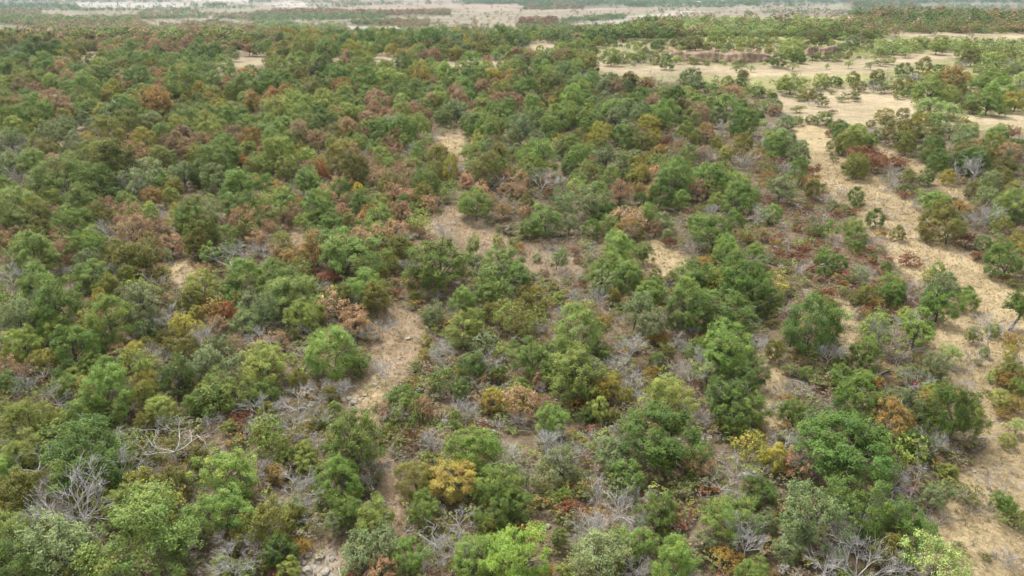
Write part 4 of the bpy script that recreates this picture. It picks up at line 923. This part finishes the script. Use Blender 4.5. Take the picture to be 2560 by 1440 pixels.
# the plain behind: rows of trees and brush
ZONES = [ # x0 x1 y0 y1 codes count
 (1480,2800,88,150,'slmsl',420),(1500,2800,180,235,'slmsv',330),(2280,2800,225,300,'slmg',120),
 (-300,2900,1,66,'svbG',420),(-300,2900,60,84,'vgbw',260),
 (-300,640,14,26,'GwG',170),(-300,640,24,46,'bGvbw',380),(-300,640,42,62,'GgGlb',420),(-300,660,58,80,'bbvwb',420),(-300,700,72,92,'gwgv',420),
 (-300,640,88,112,'vbvg',380),(640,1000,24,38,'bbGr',200),(640,960,64,86,'vgsb',90),(700,1000,10,22,'Gbw',40),(860,1300,6,20,'Gb',25),(1280,1560,22,34,'bGw',70),(640,960,36,52,'Ggw',120),(640,860,55,78,'wgl',160),(880,990,46,60,'gGb',60),(990,1070,50,65,'bbg',60),
 (1060,1125,18,36,'Gbb',60),(880,1060,20,36,'brbG',120),(1160,1250,38,52,'Gw',30),(1300,1390,46,60,'rrb',90),(1330,1560,36,52,'wwG',120),(1310,1460,14,26,'Gb',70),
 (1160,1320,-4,14,'GGw',150),(1300,1600,-2,14,'Gw',160),(1560,1900,-2,18,'GwG',200),(1290,1560,56,74,'vsgv',200),(1400,1700,60,90,'Ggv',200),
 (1500,2060,42,84,'mmgml',620),(1900,2200,12,36,'vGs',110),(2130,2280,10,46,'GGb',110),(2260,2900,18,60,'vGbGw',360),(2180,2900,50,76,'svgb',300),(2000,2200,55,90,'vsg',120),
 (2200,2900,100,135,'mslm',260),(2440,2900,130,180,'mslv',160),(1900,2900,-6,8,'GwG',300),(-300,900,-8,8,'wG',200),(1650,1720,24,34,'GG',6),
 (960,1280,52,86,'sv',90),(1050,1500,66,100,'vgsl',260)]
rng = np.random.default_rng(78)
fx, fy, fc, fs = [], [], [], []
for x0, x1, y0, y1, cs, cnt in ZONES:
    cnt = int(cnt * (5 if 'G' in cs else 3)) if y0 < 60 else int(cnt * 1.3)
    qx = rng.uniform(x0, x1, cnt); qy = rng.uniform(y0, y1, cnt)
    ok = (~in_open(qx, qy) & ~in_open(qx, qy - 4)) | (x1 - x0 > 3000)
    wx, wy, d = unproject(qx[ok], qy[ok], 2.0)
    fx.append(wx); fy.append(wy); fc += list(rng.choice(list(cs), ok.sum()))
    fs.append(np.where(d > 2200, rng.uniform(10, 19, ok.sum()), rng.uniform(5, 10.5, ok.sum())) * (0.34 if cs.startswith('sl') else 0.7 if 's' in cs or 'm' in cs else 1))
fx = np.concatenate(fx); fy = np.concatenate(fy); fs = np.concatenate(fs)
scatter(wood, T_FAR, np.array(fc), fx, fy, fs, fs * rng.uniform(0.6, 0.95, len(fs)), 4)
wood.build('woodland', 'dense mixed green and brown woodland reaching into the distance', 'woodland')

# undergrowth near the camera
low = Mass()
rng = np.random.default_rng(79)
n = 26000
r = np.sqrt(rng.uniform(42 ** 2, 215 ** 2, n)); a = np.radians(rng.uniform(-42, 42, n))
x = r * np.sin(a); y = r * np.cos(a); z = ground(x, y)
gx_, gy_, _ = project(x, y, z)
op = in_open(gx_, gy_)
keep = (~op) | (rng.uniform(size=n) < 0.09)
tx_, ty_, _ = project(x, y, z + 0.9)
keep &= op | ~in_open(tx_, ty_)
keep &= rng.uniform(size=n) < np.where(r < 120, 1.0, 0.6)
x, y, op, gx_ = x[keep], y[keep], op[keep], gx_[keep]
rr_ = np.where((gx_ > 1700), 1, 0)
cd = np.where(rng.uniform(size=len(x)) < 0.62, rng.choice(list('svvasslvg'), len(x)), rng.choice(list('kktrks'), len(x)))
cd = np.where(inside([(1880,420),(2060,450),(2330,690),(2330,760),(2180,800),(1930,660)], gx_, gy_[keep]) & (rng.uniform(size=len(x)) < 0.55), 'r', cd)
cd = np.where(op, rng.choice(list('ssktk'), len(x)), cd)
sz = rng.uniform(0.5, 2.4, len(x)) * np.where(op, 0.6, 1.0)
scatter(low, T_LOW, cd, x, y, sz, sz * rng.uniform(0.4, 0.8, len(x)), 5)
low.build('undergrowth', 'low tangle of weeds, seedlings and brown brush under the oaks', 'undergrowth')

# dry grass tufts on the open ground
def tuft_mass():
    rng = np.random.default_rng(80)
    n = 60000
    r = np.sqrt(rng.uniform(42 ** 2, 200 ** 2, n)); a = np.radians(rng.uniform(-40, 42, n))
    x = r * np.sin(a); y = r * np.cos(a); z = ground(x, y)
    gx_, gy_, _ = project(x, y, z)
    m = in_open(gx_, gy_) & (gy_ > 200)
    x, y, z = x[m], y[m], z[m]; n = len(x); B = 7
    ang = rng.uniform(0, 6.283, (n, B)); lean = rng.uniform(0.1, 0.9, (n, B)); h = rng.uniform(0.18, 0.5, (n, B))
    bxx = x[:, None] + rng.normal(0, 0.10, (n, B)); byy = y[:, None] + rng.normal(0, 0.10, (n, B)); bzz = np.broadcast_to(z[:, None] - 0.03, (n, B))
    w = 0.035
    ca, sa = np.cos(ang), np.sin(ang)
    p0 = np.stack([bxx - sa * w, byy + ca * w, bzz], -1); p1 = np.stack([bxx + sa * w, byy - ca * w, bzz], -1)
    tip = np.stack([bxx + ca * lean * h, byy + sa * lean * h, bzz + h], -1)
    v = np.stack([p0, p1, tip], 2).reshape(-1, 3)
    base = np.array([[0.46, 0.35, 0.19], [0.38, 0.27, 0.16], [0.52, 0.42, 0.24], [0.30, 0.27, 0.14]])[rng.choice(4, n, p=[0.4, 0.25, 0.25, 0.1])]
    c = np.repeat(base * rng.uniform(0.8, 1.2, (n, 1)), B * 3, axis=0)
    f = np.arange(len(v)).reshape(-1, 3)
    return make_mesh('dry_grass', v, f, M_LEAFS, c, 'Col')
tag(link('dry_grass', tuft_mass()), 'short straw-coloured dry grass on the lanes and clearings', 'grass', None, 'stuff')

# fallen sticks on the woodland floor
def stick_mass():
    rng = np.random.default_rng(81); T = Tubes(); n = 1500
    r = np.sqrt(rng.uniform(44 ** 2, 170 ** 2, n)); a = np.radians(rng.uniform(-38, 38, n))
    for rr, aa in zip(r, a):
        x, y = rr * math.sin(aa), rr * math.cos(aa); z = float(ground(x, y))
        L = rng.uniform(0.8, 3.2); th = rng.uniform(0, 6.28)
        p0 = np.array([x, y, z + 0.06]); p1 = p0 + np.array([math.cos(th) * L, math.sin(th) * L, rng.uniform(0.0, 0.7)])
        T.tube(wobble(rng, p0, p1, 4, 0.08), np.linspace(rng.uniform(0.03, 0.07), 0.012, 4), 3)
        for _ in range(2):
            q0 = p0 + (p1 - p0) * rng.uniform(0.3, 0.8)
            T.tube(wobble(rng, q0, q0 + rng.normal(size=3) * np.array([0.6, 0.6, 0.25]) + np.array([0, 0, .2]), 3, 0.05), np.array([0.025, 0.018, 0.008]), 3)
    v, q = T.arrays()
    return make_mesh('fallen_sticks', v, q, M_DEAD)
tag(link('fallen_sticks', stick_mass()), 'bleached fallen sticks strewn over the woodland floor', 'sticks', None, 'stuff')

# ------------------------------------------------------------------ rocks, logs, banks, far buildings
def rock_mesh(name, rng):
    import bmesh
    bm = bmesh.new(); bmesh.ops.create_icosphere(bm, subdivisions=2, radius=0.5)
    cut = [(rng.normal(size=3), rng.uniform(0.25, 0.42)) for _ in range(9)]
    cut = [(c / np.linalg.norm(c), d) for c, d in cut]
    for v in bm.verts:
        p = np.array(v.co)
        for c, d in cut:
            e = p.dot(c) - d
            if e > 0: p = p - c * e
        v.co = p + rng.normal(0, 0.012, 3)
    me = bpy.data.meshes.new(name); bm.to_mesh(me); bm.free(); me.materials.append(M_ROCK); return me
ROCKS = [rock_mesh('rock%d' % i, rg(300 + i)) for i in range(6)]
rock_spots = [(858,1003,20,'squarish grey boulder at the left foot of the rocky clearing'),(872,998,18,'pale boulder between two others left of the rocky clearing'),
 (885,1008,22,'flat cream boulder nearest the path in the rocky clearing'),(936,963,16,'upright pale stone beside the path in the rocky clearing'),
 (925,945,10,'small white stone above the path in the rocky clearing'),(912,990,12,'low grey stone left of the sandy path in the clearing'),
 (905,997,10,'small stone touching the low grey one left of the path'),(1020,848,16,'flat whitish stone in the grassy upper part of the clearing'),
 (770,1390,22,'weathered boulder on the upper left rim of the rock outcrop'),(800,1395,26,'broad slab in the middle of the rock outcrop'),
 (772,1428,34,'large pale slab at the lower left of the rock outcrop'),(815,1430,24,'cream slab at the lower right of the rock outcrop'),
 (830,1400,18,'small stone at the right rim of the rock outcrop'),(760,1408,16,'small stone at the left rim of the rock outcrop'),
 (1372,1318,18,'pale stone beside the slim juniper'),(1420,1310,22,'cream boulder right of the slim juniper'),(1437,1262,16,'white stone among rust shrubs right of the half-dead oak'),
 (1412,1300,12,'small stone just behind the cream boulder by the juniper'),(1710,1305,20,'pale stone in the stony gap below the bright-topped oak'),
 (1725,1320,16,'small stone to the right in the stony gap'),(1700,1345,18,'flat stone at the lower end of the stony gap'),(1735,1300,12,'smallest stone at the upper end of the stony gap'),
 (755,1094,34,'broad weathered stone behind dead branches left of the footpath'),(710,1090,14,'small stone left of the broad weathered one'),
 (930,1225,12,'small pale stone left of the narrow footpath'),(1795,1415,22,'pale stone beside the white fallen branches'),
 (2435,1180,10,'small stone at the edge of the open straw slope'),(1960,712,16,'bleached stone left of the tall two-stemmed oak')]
for k, (qx, qy, w, lab) in enumerate(rock_spots):
    wx, wy, d = unproject([qx], [qy]); s = w * d[0] / F
    rng = np.random.default_rng(600 + k)
    o = link('boulder', ROCKS[k % 6], None, (float(wx[0]), float(wy[0]), float(ground(wx[0], wy[0])) + s * 0.10), (0, 0, float(rng.uniform(0, 6.28))), (s * 1.1, s * 0.85, s * 0.6))
    tag(o, lab, 'rock', 'limestone boulders')

def log_mesh(name, rng, L):
    T = Tubes()
    T.tube(wobble(rng, np.array([-L / 2, 0, 0.0]), np.array([L / 2, 0, 0.15]), 7, 0.08), np.linspace(0.16, 0.08, 7), 7)
    for f in (0.2, 0.5, 0.75):
        p = np.array([-L / 2 + f * L, 0, 0.1]); d = rng.normal(size=3) * 0.5 + np.array([0.5, 0, 0.5])
        T.tube(wobble(rng, p, p + d, 4, 0.05), np.linspace(0.07, 0.02, 4), 4)
    v, q = T.arrays(); return make_mesh(name, v, q, M_DEAD, smooth=True)
LOGS = [log_mesh('log%d' % i, rg(320 + i), 4.0) for i in range(3)]
for k, (qx, qy, w, ang_, lab) in enumerate([(1112,1048,26,1.0,'bleached log leaning in the pile behind the golden orange oak'),(1118,1058,26,0.8,'second bleached log in the pile behind the golden orange oak'),
    (1105,1065,24,1.2,'lowest bleached log of the pile behind the golden orange oak'),(1595,985,50,-0.6,'long fallen log below the burnt snag'),(2205,935,45,0.5,'fallen branch log on the straw gap'),
    (470,1145,50,-0.3,'grey log lying left of the big fan of dead branches'),(1725,1380,40,0.2,'short log at the lower end of the stony gap')]):
    wx, wy, d = unproject([qx], [qy]); s = w * d[0] / F / 4.0 * 1.3
    o = link('fallen_log', LOGS[k % 3], None, (float(wx[0]), float(wy[0]), float(ground(wx[0], wy[0])) + 0.15), (0, 0.05, ang_), (s, s, s))
    tag(o, lab, 'log', 'fallen logs')

M_BANK = noise_material('eroded_earth', (0.13, 0.085, 0.055), (0.31, 0.225, 0.15), 0.35, bump=1.0, detail=9)
def bank(name, qpts, hgt, label):
    qpts = np.array(qpts, float)
    t = np.linspace(0, len(qpts) - 1, 60)
    qx = np.interp(t, range(len(qpts)), qpts[:, 0]); qy = np.interp(t, range(len(qpts)), qpts[:, 1])
    wx, wy, d = unproject(qx, qy)
    rng = np.random.default_rng(len(label))
    prof = [(0, -0.3), (0.6, 0.12), (1.1, 0.3), (2.0, 0.5), (2.6, 0.78), (3.0, 1.0), (6.0, 1.02), (13, 0.75), (24, 0.25), (34, -0.2)]
    env = np.clip(np.minimum(np.linspace(0, 7, 60), np.linspace(7, 0, 60)), 0, 1)
    rows = []
    rag = np.cumsum(rng.normal(0, 0.5, 60)); rag -= rag.mean(); rag = np.clip(rag, -2.5, 2.5)
    for j, (o_, h_) in enumerate(prof):
        dirn = np.stack([wx, wy], 1) / d[:, None]
        off = o_ + rag + rng.normal(0, 0.25, 60)
        X = wx + dirn[:, 0] * off; Y = wy + dirn[:, 1] * off
        Z = ground(X, Y) + np.where(h_ > 0, h_ * hgt * env * (1 + 0.15 * np.sin(t * 5.3 + j)), h_)
        rows.append(np.stack([X, Y, Z], 1))
    v = np.concatenate(rows); m = 60
    i = np.arange(len(prof) - 1)[:, None] * m; j = np.arange(m - 1)[None]
    q = np.stack([i + j, i + j + 1, i + m + j + 1, i + m + j], -1).reshape(-1, 4)
    o = link(name, make_mesh(name, v, q, M_BANK, smooth=False)); tag(o, label, None, None, 'structure')
bank('creek_bank', [(1650,150),(1720,153),(1800,157),(1880,158),(1955,154)], 3.6, 'red eroded cut bank along the sandy creek')
bank('creek_bank', [(2005,138),(2050,138),(2105,135)], 3.2, 'smaller red eroded bank farther along the creek')

M_WHITE = noise_material('white_cladding', (0.55, 0.56, 0.57), (0.72, 0.72, 0.72), 0.05, rough=0.6)
M_ROOF = noise_material('pale_roof', (0.42, 0.44, 0.46), (0.56, 0.57, 0.58), 0.05, rough=0.5)
M_STEEL = noise_material('grey_steel', (0.16, 0.17, 0.18), (0.26, 0.27, 0.28), 0.4, rough=0.6)
def shed(qx, qy, w, label):
    wx, wy, d = unproject([qx], [qy]); L = w * d[0] / F; Wd = L * 0.4; h = 7.0
    e = bpy.data.objects.new('industrial_shed', None); COL.objects.link(e)
    e.location = (float(wx[0]), float(wy[0]), float(ground(wx[0], wy[0]))); tag(e, label, 'building', 'white sheds on the far plain')
    a, b = L / 2, Wd / 2
    v = [(-a,-b,-1),(a,-b,-1),(a,b,-1),(-a,b,-1),(-a,-b,h),(a,-b,h),(a,b,h),(-a,b,h),(-a,0,h*1.25),(a,0,h*1.25)]
    link('wall', make_mesh('shed_wall', v, [np.array([(0,1,5,4),(1,2,6,5),(2,3,7,6),(3,0,4,7)]), np.array([(4,7,8),(5,9,6)])], M_WHITE), e)
    k = 0.6
    v = [(-a-k,-b-k,h-0.1),(a+k,-b-k,h-0.1),(a+k,0,h*1.25+.3),(-a-k,0,h*1.25+.3),(-a-k,b+k,h-0.1),(a+k,b+k,h-0.1)]
    link('roof', make_mesh('shed_roof', v, np.array([(0,1,2,3),(3,2,5,4)]), M_ROOF), e)
    v = [(-a*.2,-b-.15,-1),(a*.2,-b-.15,-1),(a*.2,-b-.15,5),(-a*.2,-b-.15,5)]
    link('door', make_mesh('shed_door', v, np.array([(0,1,2,3)]), M_STEEL), e)
for s in [(1385,4,22,'white shed left of centre on the far plain'),(1440,3.5,30,'long white shed among the far central trees'),(1745,10,12,'small white shed above the haul road'),
          (1805,8,10,'smallest white shed above the haul road'),(2185,3,18,'white shed in the far treeline right of centre'),(2255,2.5,20,'white shed second from the right in the far treeline'),
          (2330,3,26,'long white shed at the right of the far treeline')]:
    shed(*s)
def tower(qx, qy, hpx, label):
    wx, wy, d = unproject([qx], [qy]); h = hpx * d[0] / F
    e = bpy.data.objects.new('steel_tower', None); COL.objects.link(e)
    e.location = (float(wx[0]), float(wy[0]), float(ground(wx[0], wy[0]))); tag(e, label, 'tower', 'far steel towers')
    for sx in (-1, 1):
        for sy in (-1, 1):
            T = Tubes(); T.tube(np.array([(sx*h*.1, sy*h*.1, -1), (sx*h*.03, sy*h*.03, h*.75), (0, 0, h)]), np.array([.5, .4, .3]), 4)
            v, q = T.arrays(); link('leg', make_mesh('tower_leg', v, q, M_STEEL), e)
    for f in (0.3, 0.55, 0.8):
        T = Tubes(); k = h * .1 * (1 - f) + .5
        T.tube(np.array([(-k,-k,h*f),(k,-k,h*f),(k,k,h*f),(-k,k,h*f),(-k,-k,h*f)]), np.full(5, .35), 4)
        v, q = T.arrays(); link('brace', make_mesh('tower_brace', v, q, M_STEEL), e)
tower(1136, 9, 13, 'left one of the two thin far towers above the tan bench')
tower(1154, 9, 13, 'right one of the two thin far towers above the tan bench')
tower(295, 13, 9, 'lone dark far tower on the pale bench at left')

# ------------------------------------------------------------------ haze: one closed box of even air
def haze():
    m, n, out = new_mat('haze_air')
    pv = n.nodes.new('ShaderNodeVolumePrincipled')
    pv.inputs['Color'].default_value = (0.62, 0.81, 1.0, 1)
    pv.inputs['Density'].default_value = 0.00006
    pv.inputs['Anisotropy'].default_value = 0.2
    n.links.new(pv.outputs[0], out.inputs['Volume'])
    x0, x1, y0, y1, z0, z1 = -14500, 14500, -14500, 14500, -12, 64
    v = [(x0,y0,z0),(x1,y0,z0),(x1,y1,z0),(x0,y1,z0),(x0,y0,z1),(x1,y0,z1),(x1,y1,z1),(x0,y1,z1)]
    q = np.array([(3,2,1,0),(4,5,6,7),(0,1,5,4),(1,2,6,5),(2,3,7,6),(3,0,4,7)])
    o = link('haze', make_mesh('haze', v, q, m)); tag(o, 'thin pale blue haze over the plain', None, None, 'stuff')
haze()
print('things', len(indiv), {k: sum(1 for q in indiv if KIND[code[q]][1] == k) for k in GROUPS})

_t = sum(len(me.loops) - 2 * len(me.polygons) for me in bpy.data.meshes)
print('triangles', _t)
